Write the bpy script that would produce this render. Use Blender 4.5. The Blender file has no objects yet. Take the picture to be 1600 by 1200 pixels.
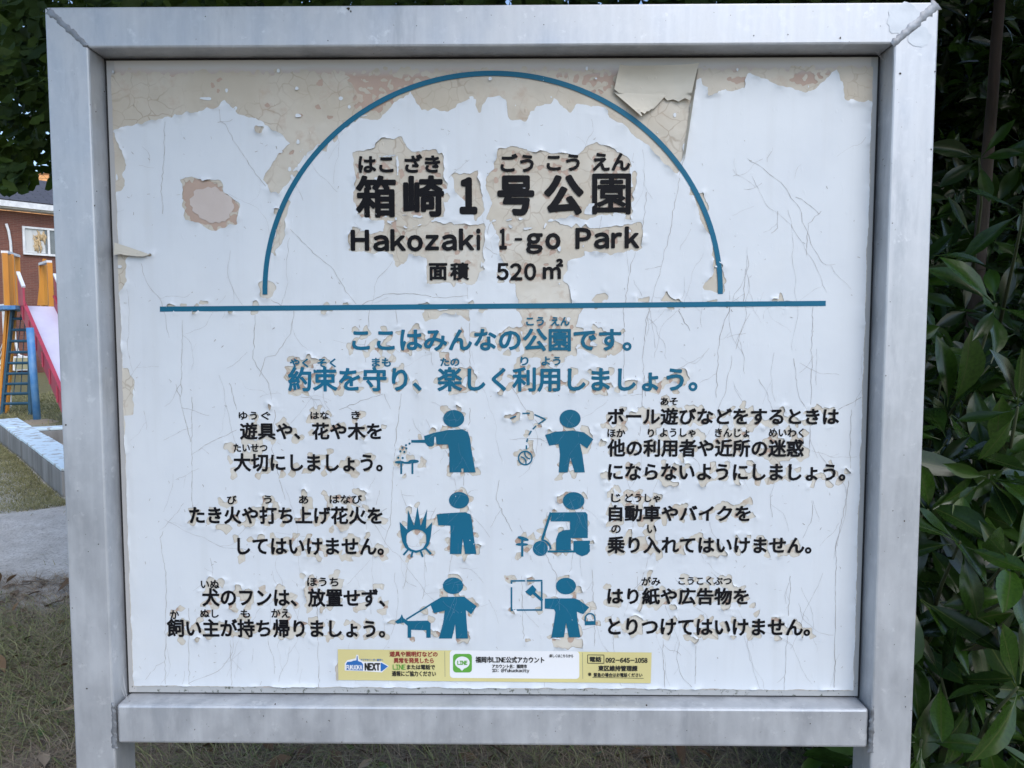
import bpy, bmesh, math, random
import numpy as np
from mathutils import Vector, Matrix
from mathutils.geometry import tessellate_polygon
random.seed(7); RNG = np.random.default_rng(7)
S = bpy.context.scene; C = S.collection
rad = math.radians

# ------------------------------------------------------------------ camera, sky, sun, exposure
FPX = 1109.0                                    # focal length in pixels of a 1600 px wide picture
ZT = 1.733                                      # height of the top of the sign
CAM = Vector((0.0459, -1.0628, ZT - 0.4831))
ROT = Matrix.Rotation(0.011395, 3, 'Z') @ Matrix.Rotation(-0.064795, 3, 'X') @ Matrix.Rotation(0.00034, 3, 'Y')
cd = bpy.data.cameras.new('camera'); cam = bpy.data.objects.new('camera', cd); C.objects.link(cam)
cd.sensor_width = 36.0; cd.lens = FPX / 1600 * 36; cd.clip_start = 0.02; cd.clip_end = 2000
cam.matrix_world = Matrix.Translation(CAM) @ (ROT @ Matrix.Rotation(math.pi / 2, 3, 'X')).to_4x4()
S.camera = cam

SUN = Vector((0.50, -0.95, 1.2)).normalized()     # towards the light
w = bpy.data.worlds.new('World'); S.world = w; w.use_nodes = True
nt = w.node_tree; bg = nt.nodes['Background']
sky = nt.nodes.new('ShaderNodeTexSky'); sky.sky_type = 'NISHITA'; sky.sun_disc = False
sky.sun_elevation = math.asin(SUN.z); sky.sun_rotation = math.atan2(SUN.x, SUN.y)
sky.air_density = 1.0; sky.dust_density = 1.2; sky.ozone_density = 1.6
nt.links.new(sky.outputs[0], bg.inputs[0]); bg.inputs[1].default_value = 0.15
sd = bpy.data.lights.new('sun', 'SUN'); sun = bpy.data.objects.new('sun', sd); C.objects.link(sun)
sd.energy = 0.9; sd.angle = rad(40); sd.color = (1.0, 0.97, 0.93)
sun.rotation_euler = (-SUN).to_track_quat('-Z', 'Y').to_euler(); sun.location = (4, -6, 8)
vs = S.view_settings; vs.view_transform = 'Standard'; vs.look = 'None'; vs.exposure = 0.82; vs.gamma = 1.0
vs.use_curve_mapping = False

# ------------------------------------------------------------------ helpers
def ray(px, py):
    return ROT @ Vector(((px - 800) / FPX, 1.0, (600 - py) / FPX))
def at(px, py, Y):                                # point of the picture at world depth Y
    d = ray(px, py); return CAM + d * ((Y - CAM.y) / d.y)
def ground_at(px, py, z=0.0):
    d = ray(px, py); return CAM + d * ((z - CAM.z) / d.z)
def on_plane(px, py, p0, n):
    d = ray(px, py); return CAM + d * ((p0 - CAM).dot(n) / d.dot(n))
YB = 0.037                                        # face of the panel behind the face of the frame
def B(px, py):
    p = at(px, py, YB); return (p.x, p.z)

def lattice(seed, n=256):
    return np.random.default_rng(seed).random((n, n))
def vnoise(x, y, seed=0):
    g = lattice(seed); n = g.shape[0]
    xi = np.floor(x).astype(int); yi = np.floor(y).astype(int); fx = x - xi; fy = y - yi
    fx = fx * fx * (3 - 2 * fx); fy = fy * fy * (3 - 2 * fy)
    a = g[xi % n, yi % n]; b = g[(xi + 1) % n, yi % n]; c = g[xi % n, (yi + 1) % n]; d = g[(xi + 1) % n, (yi + 1) % n]
    return (a * (1 - fx) + b * fx) * (1 - fy) + (c * (1 - fx) + d * fx) * fy
def inpoly(x, y, poly):
    x = np.asarray(x, float); y = np.asarray(y, float); ins = np.zeros(x.shape, bool)
    j = len(poly) - 1
    for i in range(len(poly)):
        xi, yi = poly[i]; xj, yj = poly[j]
        if yi != yj:
            ins ^= ((yi > y) != (yj > y)) & (x < (xj - xi) * (y - yi) / (yj - yi) + xi)
        j = i
    return ins

# ---- materials
def nodes_of(name):
    m = bpy.data.materials.new(name); m.use_nodes = True
    return m, m.node_tree, m.node_tree.nodes['Principled BSDF']
def N(t, kind, **kw):
    n = t.nodes.new(kind)
    for k, v in kw.items():
        if k in n.inputs: n.inputs[k].default_value = v
        else: setattr(n, k, v)
    return n
def mix(t, fac, a, b, blend='MIX'):
    n = t.nodes.new('ShaderNodeMix'); n.data_type = 'RGBA'; n.blend_type = blend
    for sock, val in ((n.inputs[0], fac), (n.inputs[6], a), (n.inputs[7], b)):
        if hasattr(val, 'links') or isinstance(val, bpy.types.NodeSocket): t.links.new(val, sock)
        elif isinstance(val, (int, float)): sock.default_value = val
        else: sock.default_value = (*val, 1) if len(val) == 3 else val
    return n.outputs[2]
def ramp(t, src, a, b, lo=0.0, hi=1.0):
    n = t.nodes.new('ShaderNodeMapRange'); n.inputs[1].default_value = a; n.inputs[2].default_value = b
    n.inputs[3].default_value = lo; n.inputs[4].default_value = hi; t.links.new(src, n.inputs[0]); return n.outputs[0]
def coords(t, scale=(1, 1, 1), out='Object'):
    c = t.nodes.new('ShaderNodeTexCoord'); m = t.nodes.new('ShaderNodeMapping'); m.inputs['Scale'].default_value = scale
    t.links.new(c.outputs[out], m.inputs[0]); return m.outputs[0]
def noise(t, vec, scale, detail=3, rough=0.55):
    n = t.nodes.new('ShaderNodeTexNoise'); n.inputs['Scale'].default_value = scale
    n.inputs['Detail'].default_value = detail; n.inputs['Roughness'].default_value = rough
    t.links.new(vec, n.inputs['Vector']); return n.outputs['Fac']
def bump(t, bs, h, strength, dist):
    n = t.nodes.new('ShaderNodeBump'); n.inputs['Strength'].default_value = strength; n.inputs['Distance'].default_value = dist
    t.links.new(h, n.inputs['Height']); t.links.new(n.outputs[0], bs.inputs['Normal'])
def M(name, base, rough=0.6, metal=0.0, other=None, scale=6.0, lo=0.4, hi=0.65, stretch=(1, 1, 1), bs=0.0, bscale=60, bdist=0.002, spec=0.5, detail=4):
    m, t, p = nodes_of(name)
    p.inputs['Roughness'].default_value = rough; p.inputs['Metallic'].default_value = metal
    p.inputs['Specular IOR Level'].default_value = spec
    v = coords(t, stretch)
    if other is None: other = tuple(c * 0.8 for c in base)
    f = ramp(t, noise(t, v, scale, detail), lo, hi)
    t.links.new(mix(t, f, base, other), p.inputs['Base Color'])
    if bs: bump(t, p, noise(t, v, bscale, 4), bs, bdist)
    return m

def alu(name):
    m, t, p = nodes_of(name)
    v = coords(t, (1, 1, 0.45)); v1 = coords(t)
    f = ramp(t, noise(t, v, 17, 6, 0.66), 0.34, 0.68)
    g = ramp(t, noise(t, v1, 55, 3), 0.55, 0.75)
    s = ramp(t, noise(t, coords(t, (1, 1, 0.06)), 90, 3), 0.45, 0.8)
    c = mix(t, f, (0.575, 0.595, 0.62), (0.42, 0.445, 0.48))
    c = mix(t, ramp(t, s, 0, 1, 0, 0.35), c, (0.64, 0.665, 0.69)); c = mix(t, ramp(t, g, 0, 1, 0, 0.5), c, (0.60, 0.62, 0.645))
    c = mix(t, ramp(t, noise(t, coords(t, (1, 1, 0.22)), 11, 6, 0.7), 0.56, 0.66, 0, 0.55), c, (0.34, 0.365, 0.40))
    c = mix(t, ramp(t, noise(t, v1, 34, 5, 0.7), 0.60, 0.68, 0, 0.6), c, (0.68, 0.70, 0.72))
    sp = ramp(t, noise(t, v1, 170, 2), 0.72, 0.78)
    c = mix(t, sp, c, (0.18, 0.17, 0.16))
    t.links.new(c, p.inputs['Base Color'])
    p.inputs['Metallic'].default_value = 0.55
    t.links.new(ramp(t, f, 0, 1, 0.62, 0.40), p.inputs['Roughness'])
    bump(t, p, noise(t, v1, 30, 5), 0.10, 0.001)
    return m

def film_mat(name, base, other, rough, pit=0.25, stain=None):
    m, t, p = nodes_of(name)
    v = coords(t); v2 = coords(t, (1, 1, 0.5))
    f = ramp(t, noise(t, v, 9, 5), 0.4, 0.7)
    c = mix(t, f, base, other)
    if stain:
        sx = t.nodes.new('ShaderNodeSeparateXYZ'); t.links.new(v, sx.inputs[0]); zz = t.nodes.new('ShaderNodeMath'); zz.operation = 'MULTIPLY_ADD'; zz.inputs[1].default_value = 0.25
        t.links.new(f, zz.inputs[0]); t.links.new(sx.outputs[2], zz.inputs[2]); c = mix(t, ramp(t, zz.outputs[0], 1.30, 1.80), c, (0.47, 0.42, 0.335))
        c = mix(t, ramp(t, noise(t, v, 38, 5, 0.65), 0.55, 0.72), c, stain)
    if stain:
        wv = t.nodes.new('ShaderNodeVectorMath'); wv.operation = 'MULTIPLY_ADD'; nz = t.nodes.new('ShaderNodeTexNoise'); nz.inputs['Scale'].default_value = 30; t.links.new(v, nz.inputs['Vector'])
        wv.inputs[1].default_value = (0.03, 0.0, 0.03); t.links.new(nz.outputs['Color'], wv.inputs[0]); t.links.new(v, wv.inputs[2])
        vo = t.nodes.new('ShaderNodeTexVoronoi'); vo.feature = 'DISTANCE_TO_EDGE'; vo.inputs['Scale'].default_value = 42; t.links.new(wv.outputs[0], vo.inputs['Vector'])
        ln_ = ramp(t, vo.outputs['Distance'], 0.045, 0.012); mk = ramp(t, noise(t, v, 14, 4), 0.45, 0.66, 0, 0.6)
        mu = t.nodes.new('ShaderNodeMath'); mu.operation = 'MULTIPLY'; t.links.new(ln_, mu.inputs[0]); t.links.new(mk, mu.inputs[1])
        c = mix(t, mu.outputs[0], c, (0.30, 0.235, 0.17))
    else:
        c = mix(t, ramp(t, noise(t, coords(t, (1, 1, 0.07)), 45, 4, 0.6), 0.5, 0.75, 0, 0.14), c, (0.45, 0.46, 0.45))
        c = mix(t, ramp(t, noise(t, v, 5, 4, 0.6), 0.55, 0.75, 0, 0.12), c, (0.62, 0.59, 0.50))
    t.links.new(c, p.inputs['Base Color']); p.inputs['Roughness'].default_value = rough
    a = noise(t, v, 12, 3)
    b = ramp(t, noise(t, v2, 130, 1), 0.70, 0.82)
    ad = t.nodes.new('ShaderNodeMath'); ad.operation = 'MULTIPLY_ADD'; ad.inputs[1].default_value = 0.12
    t.links.new(b, ad.inputs[0]); t.links.new(a, ad.inputs[2])
    bump(t, p, ad.outputs[0], pit, 0.006)
    return m

def leaf_mat(name, base, other, rough, transl, rib=None, spec=0.5):
    m, t, p = nodes_of(name)
    g = t.nodes.new('ShaderNodeNewGeometry'); oi = t.nodes.new('ShaderNodeObjectInfo')
    ad = t.nodes.new('ShaderNodeMath'); ad.operation = 'ADD'
    t.links.new(g.outputs['Random Per Island'], ad.inputs[0]); t.links.new(oi.outputs['Random'], ad.inputs[1])
    fr = t.nodes.new('ShaderNodeMath'); fr.operation = 'FRACT'; t.links.new(ad.outputs[0], fr.inputs[0])
    c = mix(t, fr.outputs[0], base, other)
    c = mix(t, ramp(t, noise(t, coords(t), 25, 3), 0.4, 0.7, 0, 0.4), c, tuple(x * 0.5 for x in base))
    t.links.new(c, p.inputs['Base Color']); p.inputs['Roughness'].default_value = rough
    p.inputs['Specular IOR Level'].default_value = spec
    if rib:
        sx = t.nodes.new('ShaderNodeSeparateXYZ'); t.links.new(coords(t), sx.inputs[0]); ab = t.nodes.new('ShaderNodeMath'); ab.operation = 'ABSOLUTE'; t.links.new(sx.outputs[1], ab.inputs[0])
        c = mix(t, ramp(t, ab.outputs[0], 0.010, 0.004), c, rib); t.links.new(c, p.inputs['Base Color'])
    if transl:
        tr = t.nodes.new('ShaderNodeBsdfTranslucent'); t.links.new(mix(t, 1.0, c, (1.0, 1.3, 0.5), 'MULTIPLY'), tr.inputs[0])
        ms = t.nodes.new('ShaderNodeMixShader'); ms.inputs[0].default_value = transl
        t.links.new(p.outputs[0], ms.inputs[1]); t.links.new(tr.outputs[0], ms.inputs[2])
        t.links.new(ms.outputs[0], t.nodes['Material Output'].inputs[0])
    return m

# ---- meshes
class MB:
    def __init__(s): s.v = []; s.f = []
    def add(s, vs, fs):
        o = len(s.v); s.v += [tuple(x) for x in vs]; s.f += [tuple(i + o for i in f) for f in fs]; return s
    def box(s, c, size, R=None):
        R = R or Matrix.Identity(3); c = Vector(c); x, y, z = (k / 2 for k in size)
        vs = [c + R @ Vector(p) for p in ((-x, -y, -z), (x, -y, -z), (x, y, -z), (-x, y, -z), (-x, -y, z), (x, -y, z), (x, y, z), (-x, y, z))]
        return s.add(vs, [(0, 3, 2, 1), (4, 5, 6, 7), (0, 1, 5, 4), (1, 2, 6, 5), (2, 3, 7, 6), (3, 0, 4, 7)])
    def beam(s, p0, p1, wd, ht, up=(0, 0, 1)):
        p0 = Vector(p0); p1 = Vector(p1); a = (p1 - p0); L = a.length; a.normalize()
        u = Vector(up); sd = a.cross(u)
        if sd.length < 1e-4: sd = a.cross(Vector((0, 1, 0)))
        sd.normalize(); u = sd.cross(a)
        R = Matrix((sd, a, u)).transposed()
        return s.box((p0 + p1) / 2, (wd, L, ht), R)
    def tube(s, pts, r, n=8, cap=True):
        pts = [Vector(p) for p in pts]; rs = r if isinstance(r, (list, tuple)) else [r] * len(pts)
        vs = []; fs = []
        for i, p in enumerate(pts):
            a = (pts[min(i + 1, len(pts) - 1)] - pts[max(i - 1, 0)]).normalized()
            e = a.cross(Vector((0.31, 0.2, 0.93)));  e = e.normalized() if e.length > 1e-4 else Vector((1, 0, 0))
            g = a.cross(e)
            for k in range(n):
                t = 2 * math.pi * k / n; vs.append(p + (e * math.cos(t) + g * math.sin(t)) * rs[i])
        for i in range(len(pts) - 1):
            for k in range(n):
                fs.append((i * n + k, i * n + (k + 1) % n, (i + 1) * n + (k + 1) % n, (i + 1) * n + k))
        if cap: fs.append(tuple(range(n - 1, -1, -1))); fs.append(tuple((len(pts) - 1) * n + k for k in range(n)))
        return s.add(vs, fs)
    def prism(s, poly, depth):                     # poly: 3D points, depth: vector
        n = len(poly); d = Vector(depth); vs = [Vector(p) for p in poly]; vs += [p + d for p in vs]
        return s.add(vs, [tuple(range(n)), tuple(range(2 * n - 1, n - 1, -1))] + [(i, i + n, (i + 1) % n + n, (i + 1) % n) for i in range(n)])
    def build(s, name, mat, parent=None, bevel=0, smooth=False):
        me = bpy.data.meshes.new(name); me.from_pydata(s.v, [], s.f); me.update()
        bm = bmesh.new(); bm.from_mesh(me); bmesh.ops.recalc_face_normals(bm, faces=bm.faces); bm.to_mesh(me); bm.free()
        return link(name, me, mat, parent, bevel, smooth)
def link(name, me, mat, parent=None, bevel=0, smooth=False):
    o = bpy.data.objects.new(name, me); C.objects.link(o)
    if mat and not me.materials: me.materials.append(mat)
    if smooth: me.polygons.foreach_set('use_smooth', [True] * len(me.polygons))
    if bevel:
        b = o.modifiers.new('bevel', 'BEVEL'); b.width = bevel; b.segments = 2; b.limit_method = 'ANGLE'
    if parent: attach(o, parent)
    return o
def attach(o, parent):                              # meshes are written in world coordinates
    o.parent = parent
    o.matrix_parent_inverse = Matrix.Translation(-Vector(parent.location)) if parent.type == 'EMPTY' else Matrix.Identity(4)
def fast_mesh(name, V, F):                          # F: (n,k) array, or list of arrays of different k
    if not isinstance(F, list): F = [F]
    F = [f for f in F if len(f)]
    me = bpy.data.meshes.new(name); V = np.asarray(V, np.float32)
    me.vertices.add(len(V)); me.vertices.foreach_set('co', V.ravel())
    idx = np.concatenate([f.ravel() for f in F]); cnt = np.concatenate([np.full(len(f), f.shape[1]) for f in F])
    me.loops.add(len(idx)); me.loops.foreach_set('vertex_index', idx.astype(np.int32))
    me.polygons.add(len(cnt)); st = np.concatenate([[0], np.cumsum(cnt)[:-1]])
    me.polygons.foreach_set('loop_start', st.astype(np.int32))
    me.update(calc_edges=True); me.validate(); return me
def thing(name, label, cat, loc=(0, 0, 0), group=None):
    o = bpy.data.objects.new(name, None); C.objects.link(o); o.location = loc; o.empty_display_size = 0.1
    return tag(o, label, cat, group)
def tag(o, label, cat, group=None):
    o['label'] = label; o['category'] = cat
    if group: o['group'] = group
    return o
def kind(o, k): o['kind'] = k; return o

ALU = alu('weathered_aluminium')
BLUE = M('sign_blue_vinyl', (0.003, 0.11, 0.19), 0.55, other=(0.003, 0.125, 0.225), scale=4, spec=0.3, bs=0.15, bscale=40)
BLACK = M('sign_black_vinyl', (0.005, 0.005, 0.007), 0.65, other=(0.009, 0.009, 0.011), spec=0.15)

# ------------------------------------------------------------------ the ground
def ground_mat():
    m, t, p = nodes_of('ground'); v = coords(t)
    n1 = noise(t, v, 0.55, 5, 0.6); n2 = noise(t, v, 6, 5, 0.65); n3 = noise(t, v, 60, 4, 0.7)
    sand = mix(t, ramp(t, n2, 0.35, 0.7), (0.60, 0.575, 0.53), (0.44, 0.41, 0.365))
    sand = mix(t, ramp(t, n3, 0.5, 0.8), sand, (0.17, 0.15, 0.125))
    soil = mix(t, ramp(t, n3, 0.35, 0.65), (0.28, 0.23, 0.175), (0.15, 0.12, 0.09))
    green = mix(t, ramp(t, n2, 0.35, 0.7), (0.15, 0.14, 0.065), (0.20, 0.175, 0.10))
    sx = t.nodes.new('ShaderNodeSeparateXYZ'); t.links.new(v, sx.inputs[0])
    yy = t.nodes.new('ShaderNodeMath'); yy.operation = 'MULTIPLY_ADD'; yy.inputs[1].default_value = 1.6
    t.links.new(n2, yy.inputs[0]); t.links.new(sx.outputs[1], yy.inputs[2])
    c = mix(t, ramp(t, yy.outputs[0], 2.7, 3.2), soil, sand)
    y2 = t.nodes.new('ShaderNodeMath'); y2.operation = 'MULTIPLY_ADD'; y2.inputs[1].default_value = 3.0
    t.links.new(n1, y2.inputs[0]); t.links.new(sx.outputs[1], y2.inputs[2])
    c = mix(t, ramp(t, y2.outputs[0], 9.8, 11.0), c, green)
    t.links.new(c, p.inputs['Base Color']); p.inputs['Roughness'].default_value = 0.95
    p.inputs['Specular IOR Level'].default_value = 0.1
    bump(t, p, n3, 0.6, 0.02); return m
xs = np.concatenate([[-400, -120, -40], np.linspace(-16, 14, 151), [40, 120, 400]])
ys = np.concatenate([[-400, -120, -30], np.linspace(-4, 16, 101), [30, 60, 150, 400]])
gx, gy = np.meshgrid(xs, ys)
near = np.clip((16 - np.abs(gx + 1)) / 4, 0, 1) * np.clip((16 - gy) / 3, 0, 1) * np.clip((gy + 4) / 2, 0, 1)
gz = (vnoise(gx * 0.9 + 50, gy * 0.9 + 50, 3) * 0.05 + vnoise(gx * 3.1 + 50, gy * 3.1 + 50, 4) * 0.03 - 0.05) * near
nxg = len(xs); q = (np.arange(len(ys) - 1)[:, None] * nxg + np.arange(nxg - 1)).ravel()
me = fast_mesh('ground', np.stack([gx, gy, gz], -1).reshape(-1, 3), np.stack([q, q + 1, q + nxg + 1, q + nxg], 1))
kind(link('ground', me, ground_mat(), smooth=True), 'structure')
def gh(x, y):
    near = np.clip((16 - np.abs(x + 1)) / 4, 0, 1) * np.clip((16 - y) / 3, 0, 1) * np.clip((y + 4) / 2, 0, 1)
    return float((vnoise(np.array([x * 0.9 + 50]), np.array([y * 0.9 + 50]), 3)[0] * 0.05 + vnoise(np.array([x * 3.1 + 50]), np.array([y * 3.1 + 50]), 4)[0] * 0.03 - 0.05) * near)

# ------------------------------------------------------------------ the sign: frame
W2 = 0.65; PW = 0.063; TR = 0.0587; H1 = 1.0547; H2 = 1.1165; DEP = 0.058
sign = thing('notice_board', 'aluminium framed park notice board with peeling white panel, arc and blue pictograms', 'notice board', (0, 0.03, 0))
xi = W2 - PW
for sgn in (-1, 1):
    m = MB(); m.prism([(sgn * W2, 0, -0.3), (sgn * W2, 0, ZT), (sgn * xi, 0, ZT - TR), (sgn * xi, 0, -0.3)][::sgn], (0, DEP, 0))
    m.build('post', ALU, sign, 0.003)
m = MB(); m.prism([(-W2 + 0.0006, 0, ZT), (W2 - 0.0006, 0, ZT), (xi - 0.0006, 0, ZT - TR), (-xi + 0.0006, 0, ZT - TR)], (0, DEP, 0)); m.build('top_rail', ALU, sign, 0.003)
m = MB(); m.box((0, 0.002 + DEP / 2, ZT - (H1 + H2) / 2), (2 * xi - 0.006, DEP - 0.002, H2 - H1)); m.build('bottom_rail', ALU, sign, 0.004)

def weld(p0, p1, w0, w1, seed, n=26, proud=0.0016):  # a lumpy bead lying on the face of the frame
    r = random.Random(seed); p0 = Vector(p0); p1 = Vector(p1); a = (p1 - p0).normalized(); s = a.cross(Vector((0, 1, 0)))
    vs = []; fs = []
    for i in range(n):
        t = i / (n - 1); c = p0.lerp(p1, t) + s * r.uniform(-0.0012, 0.0012); ww = (w0 + (w1 - w0) * t) * r.uniform(0.75, 1.25)
        h = proud * r.uniform(0.7, 1.3) * (0.3 if i in (0, n - 1) else 1)
        for k, (u, y) in enumerate(((-1, 0.0006), (-0.6, -h * 0.8), (0, -h), (0.6, -h * 0.8), (1, 0.0006))):
            q = c + s * ww * u; vs.append((q.x, q.y + y, q.z))
    for i in range(n - 1):
        for k in range(4): fs.append((i * 5 + k, i * 5 + k + 1, i * 5 + k + 6, i * 5 + k + 5))
    m = MB(); m.add(vs, fs); return m.build('weld_bead', WELD, sign, smooth=True)
WELD = M('weld_metal', (0.29, 0.315, 0.35), 0.5, 0.55, (0.20, 0.21, 0.225), 60, bs=0.4, bscale=220, bdist=0.001)
weld((-W2 + 0.006, 0, ZT - 0.005), (-xi - 0.002, 0, ZT - TR + 0.003), 0.0055, 0.004, 1)
weld((W2 - 0.003, 0, ZT - 0.003), (xi - 0.003, 0, ZT - TR - 0.001), 0.0078, 0.0055, 2)
for sgn in (-1, 1):
    weld((sgn * (xi + 0.0005), 0, ZT - H1 + 0.006), (sgn * (xi + 0.001), 0, ZT - H2 - 0.006), 0.0028, 0.0045, 5 + sgn, proud=0.0018)
# ground-off blotches beside the top welds: thin smears of polished metal
POL = M('polished_metal', (0.46, 0.49, 0.52), 0.42, 0.5, (0.40, 0.43, 0.46), 30, bs=0.25, bscale=90, bdist=0.001)
def smear(px, py, rx, ry, seed):
    r = random.Random(seed); pts = []
    c = at(px, py, -0.0005)
    for k in range(28):
        a = 2 * math.pi * k / 28; d = r.uniform(0.88, 1.08)
        pts.append((c.x + math.cos(a) * rx * d, -0.0005, c.z + math.sin(a) * ry * d))
    mb = MB(); mb.add(pts, [tuple(range(28))]); mb.build('polish_mark', POL, sign)
smear(1412, 30, 0.024, 0.024, 1); smear(1437, 58, 0.016, 0.015, 2)

# ------------------------------------------------------------------ the sign: panel
PX0, PX1, PZ0, PZ1 = -xi + 0.004, xi - 0.004, ZT - H1 + 0.003, ZT - TR - 0.004
def panel_mat():
    m, t, p = nodes_of('panel_paint'); v = coords(t)
    sx = t.nodes.new('ShaderNodeSeparateXYZ'); t.links.new(v, sx.inputs[0])
    n1 = noise(t, v, 16, 5, 0.6)
    c = mix(t, ramp(t, n1, 0.35, 0.7), (0.46, 0.345, 0.275), (0.40, 0.29, 0.23))
    zz = t.nodes.new('ShaderNodeMath'); zz.operation = 'MULTIPLY_ADD'; zz.inputs[1].default_value = 0.014
    t.links.new(n1, zz.inputs[0]); t.links.new(sx.outputs[2], zz.inputs[2])
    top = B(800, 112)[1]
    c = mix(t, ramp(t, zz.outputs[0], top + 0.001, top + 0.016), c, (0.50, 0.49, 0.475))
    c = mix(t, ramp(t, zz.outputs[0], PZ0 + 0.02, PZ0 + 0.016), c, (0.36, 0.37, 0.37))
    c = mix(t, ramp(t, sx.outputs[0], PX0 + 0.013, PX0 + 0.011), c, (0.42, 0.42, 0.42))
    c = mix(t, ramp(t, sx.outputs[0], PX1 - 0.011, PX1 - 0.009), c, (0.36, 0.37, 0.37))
    d = ramp(t, noise(t, v, 120, 4, 0.7), 0.58, 0.66)
    lowmask = ramp(t, sx.outputs[2], PZ0 + 0.03, PZ0 + 0.01)
    mm = t.nodes.new('ShaderNodeMath'); mm.operation = 'MULTIPLY'; t.links.new(d, mm.inputs[0]); t.links.new(lowmask, mm.inputs[1])
    c = mix(t, mm.outputs[0], c, (0.10, 0.11, 0.09))
    t.links.new(c, p.inputs['Base Color']); p.inputs['Roughness'].default_value = 0.6
    bump(t, p, noise(t, v, 90, 4), 0.2, 0.001); return m
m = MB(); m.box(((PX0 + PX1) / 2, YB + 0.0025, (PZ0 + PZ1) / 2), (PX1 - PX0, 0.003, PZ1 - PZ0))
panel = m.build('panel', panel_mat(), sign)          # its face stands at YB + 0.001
RUB = M('dark_seal', (0.02, 0.02, 0.022), 0.7)
mb = MB(); y0 = YB + 0.005
for c, s_ in (((-xi + 0.003, y0, (PZ0 + PZ1) / 2), (0.008, 0.004, PZ1 - PZ0 + 0.008)), ((xi - 0.003, y0, (PZ0 + PZ1) / 2), (0.008, 0.004, PZ1 - PZ0 + 0.008)),
              ((0, y0, PZ1 + 0.002), (2 * xi - 0.016, 0.004, 0.008)), ((0, y0, PZ0 - 0.0008), (2 * xi - 0.016, 0.004, 0.008))):
    mb.box(c, s_)
mb.build('seal', RUB, sign)

# ---- lettering: outlines of the built-in font, thickened with round ends
_gl = {}
def glyph(ch):
    if ch in _gl: return _gl[ch]
    cu = bpy.data.curves.new('g', 'FONT'); cu.body = ch; cu.size = 1.0; cu.resolution_u = 3
    ob = bpy.data.objects.new('g', cu); C.objects.link(ob); bpy.context.view_layer.update()
    me = bpy.data.meshes.new_from_object(ob.evaluated_get(bpy.context.evaluated_depsgraph_get()))
    V = np.array([v.co[:2] for v in me.vertices], float).reshape(-1, 2); F = [tuple(p.vertices) for p in me.polygons]
    bpy.data.objects.remove(ob); bpy.data.curves.remove(cu); bpy.data.meshes.remove(me)
    cnt = {}
    for f in F:
        for i in range(len(f)):
            e = tuple(sorted((f[i], f[i - 1]))); cnt[e] = cnt.get(e, 0) + 1
    E = [e for e, n in cnt.items() if n == 1]
    _gl[ch] = (V, F, E); return _gl[ch]
FULL = {c: chr(ord(c) + 0xFEE0) for c in '0123456789ABCDEFGHIJKLMNOPQRSTUVWXYZabcdefghijklmnopqrstuvwxyz@'}
INK = []                                           # board points covered by ink, for the peeling film
zj = random.Random(3)
def strokes(V, F, E, r, fac=None):                           # flat faces (u, v, h): fill, edge strips and round joints
    vs = [(x, y, 0.0) for x, y in V]; fs = list(F)
    r0 = r
    if r > 0:
        for a, b in E:
            r = r0 * fac[a] if fac is not None else r0
            p = V[a]; q = V[b]; d = q - p; L = math.hypot(*d)
            if L < 1e-6: continue
            n = np.array([-d[1], d[0]]) / L * r; h = zj.random(); o = len(vs)
            vs += [(*(p + n), h), (*(q + n), h), (*(q - n), h), (*(p - n), h)]; fs.append((o, o + 3, o + 2, o + 1))
        for a in {i for e in E for i in e}:
            r = r0 * fac[a] if fac is not None else r0
            h = zj.random(); o = len(vs)
            vs += [(V[a][0] + r * math.cos(k * math.pi / 4), V[a][1] + r * math.sin(k * math.pi / 4), h) for k in range(8)]
            fs.append(tuple(range(o, o + 8)))
    return vs, fs
LAY = 0.0006                                       # how far print stands in front of YB
def text(s, x0, x1, y0, y1, bold, mat, parent, latin=None, proud=LAY, ink=0, name='lettering', pitch=None, label=None):
    vs = []; fs = []; u = 0.0; GV = []; GF = []; GE = []; FC = []; o = 0
    for ch in s:
        if ch == ' ': u += 0.5; continue
        g = FULL.get(ch, ch); V, F, E = glyph(g)
        if len(V):
            if ch in FULL and ch.isascii():          # proportional spacing for latin letters
                lo = V[:, 0].min(); hi = V[:, 0].max(); off = u - lo + 0.045; adv = hi - lo + (0.09 if latin is None else latin)
            else: off = u; adv = 1.0
            per = sum(math.hypot(*(V[p_] - V[q_])) for p_, q_ in E); FC += [float(np.clip(1.0 - (per - 11.0) * 0.055, 0.55, 1.0))] * len(V)   # dense characters are drawn lighter
            V2 = V + np.array([off, 0]); GV.append(V2); GF += [tuple(i + o for i in f) for f in F]; GE += [(a + o, b + o) for a, b in E]; o += len(V)
            u += adv
        else: u += 0.5
    V = np.concatenate(GV); mn = V.min(0); mx = V.max(0)
    cx = (x0 + x1) / 2; cy = (y0 + y1) / 2
    X0 = B(x0 + bold, cy)[0]; X1 = B(x1 - bold, cy)[0]; Z1 = B(cx, y0 + bold)[1]; Z0 = B(cx, y1 - bold)[1]
    sc = np.array([(X1 - X0) / (mx[0] - mn[0]), (Z1 - Z0) / (mx[1] - mn[1])]); P = (V - mn) * sc + np.array([X0, Z0])
    r = bold * (B(801, cy)[0] - B(800, cy)[0])
    vs, fs = strokes(P, GF, GE, r, FC)
    if ink:
        INK.append((P, ink)); 
        for a, b in GE: INK.append((((P[a] + P[b]) / 2)[None], ink))
    out = [(x, YB - proud - h * 0.00008, z) for x, z, h in vs]
    mb = MB(); mb.v = out; mb.f = fs
    me = bpy.data.meshes.new(name); me.from_pydata(mb.v, [], mb.f); me.update()
    o = link(name, me, mat, parent)
    if label: o['label'] = label
    return o
T = lambda s, x0, x1, y0, y1, b, m=BLACK, ink=2, **k: text(s, x0, x1, y0, y1, b, m, panel, ink=ink, **k)
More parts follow.
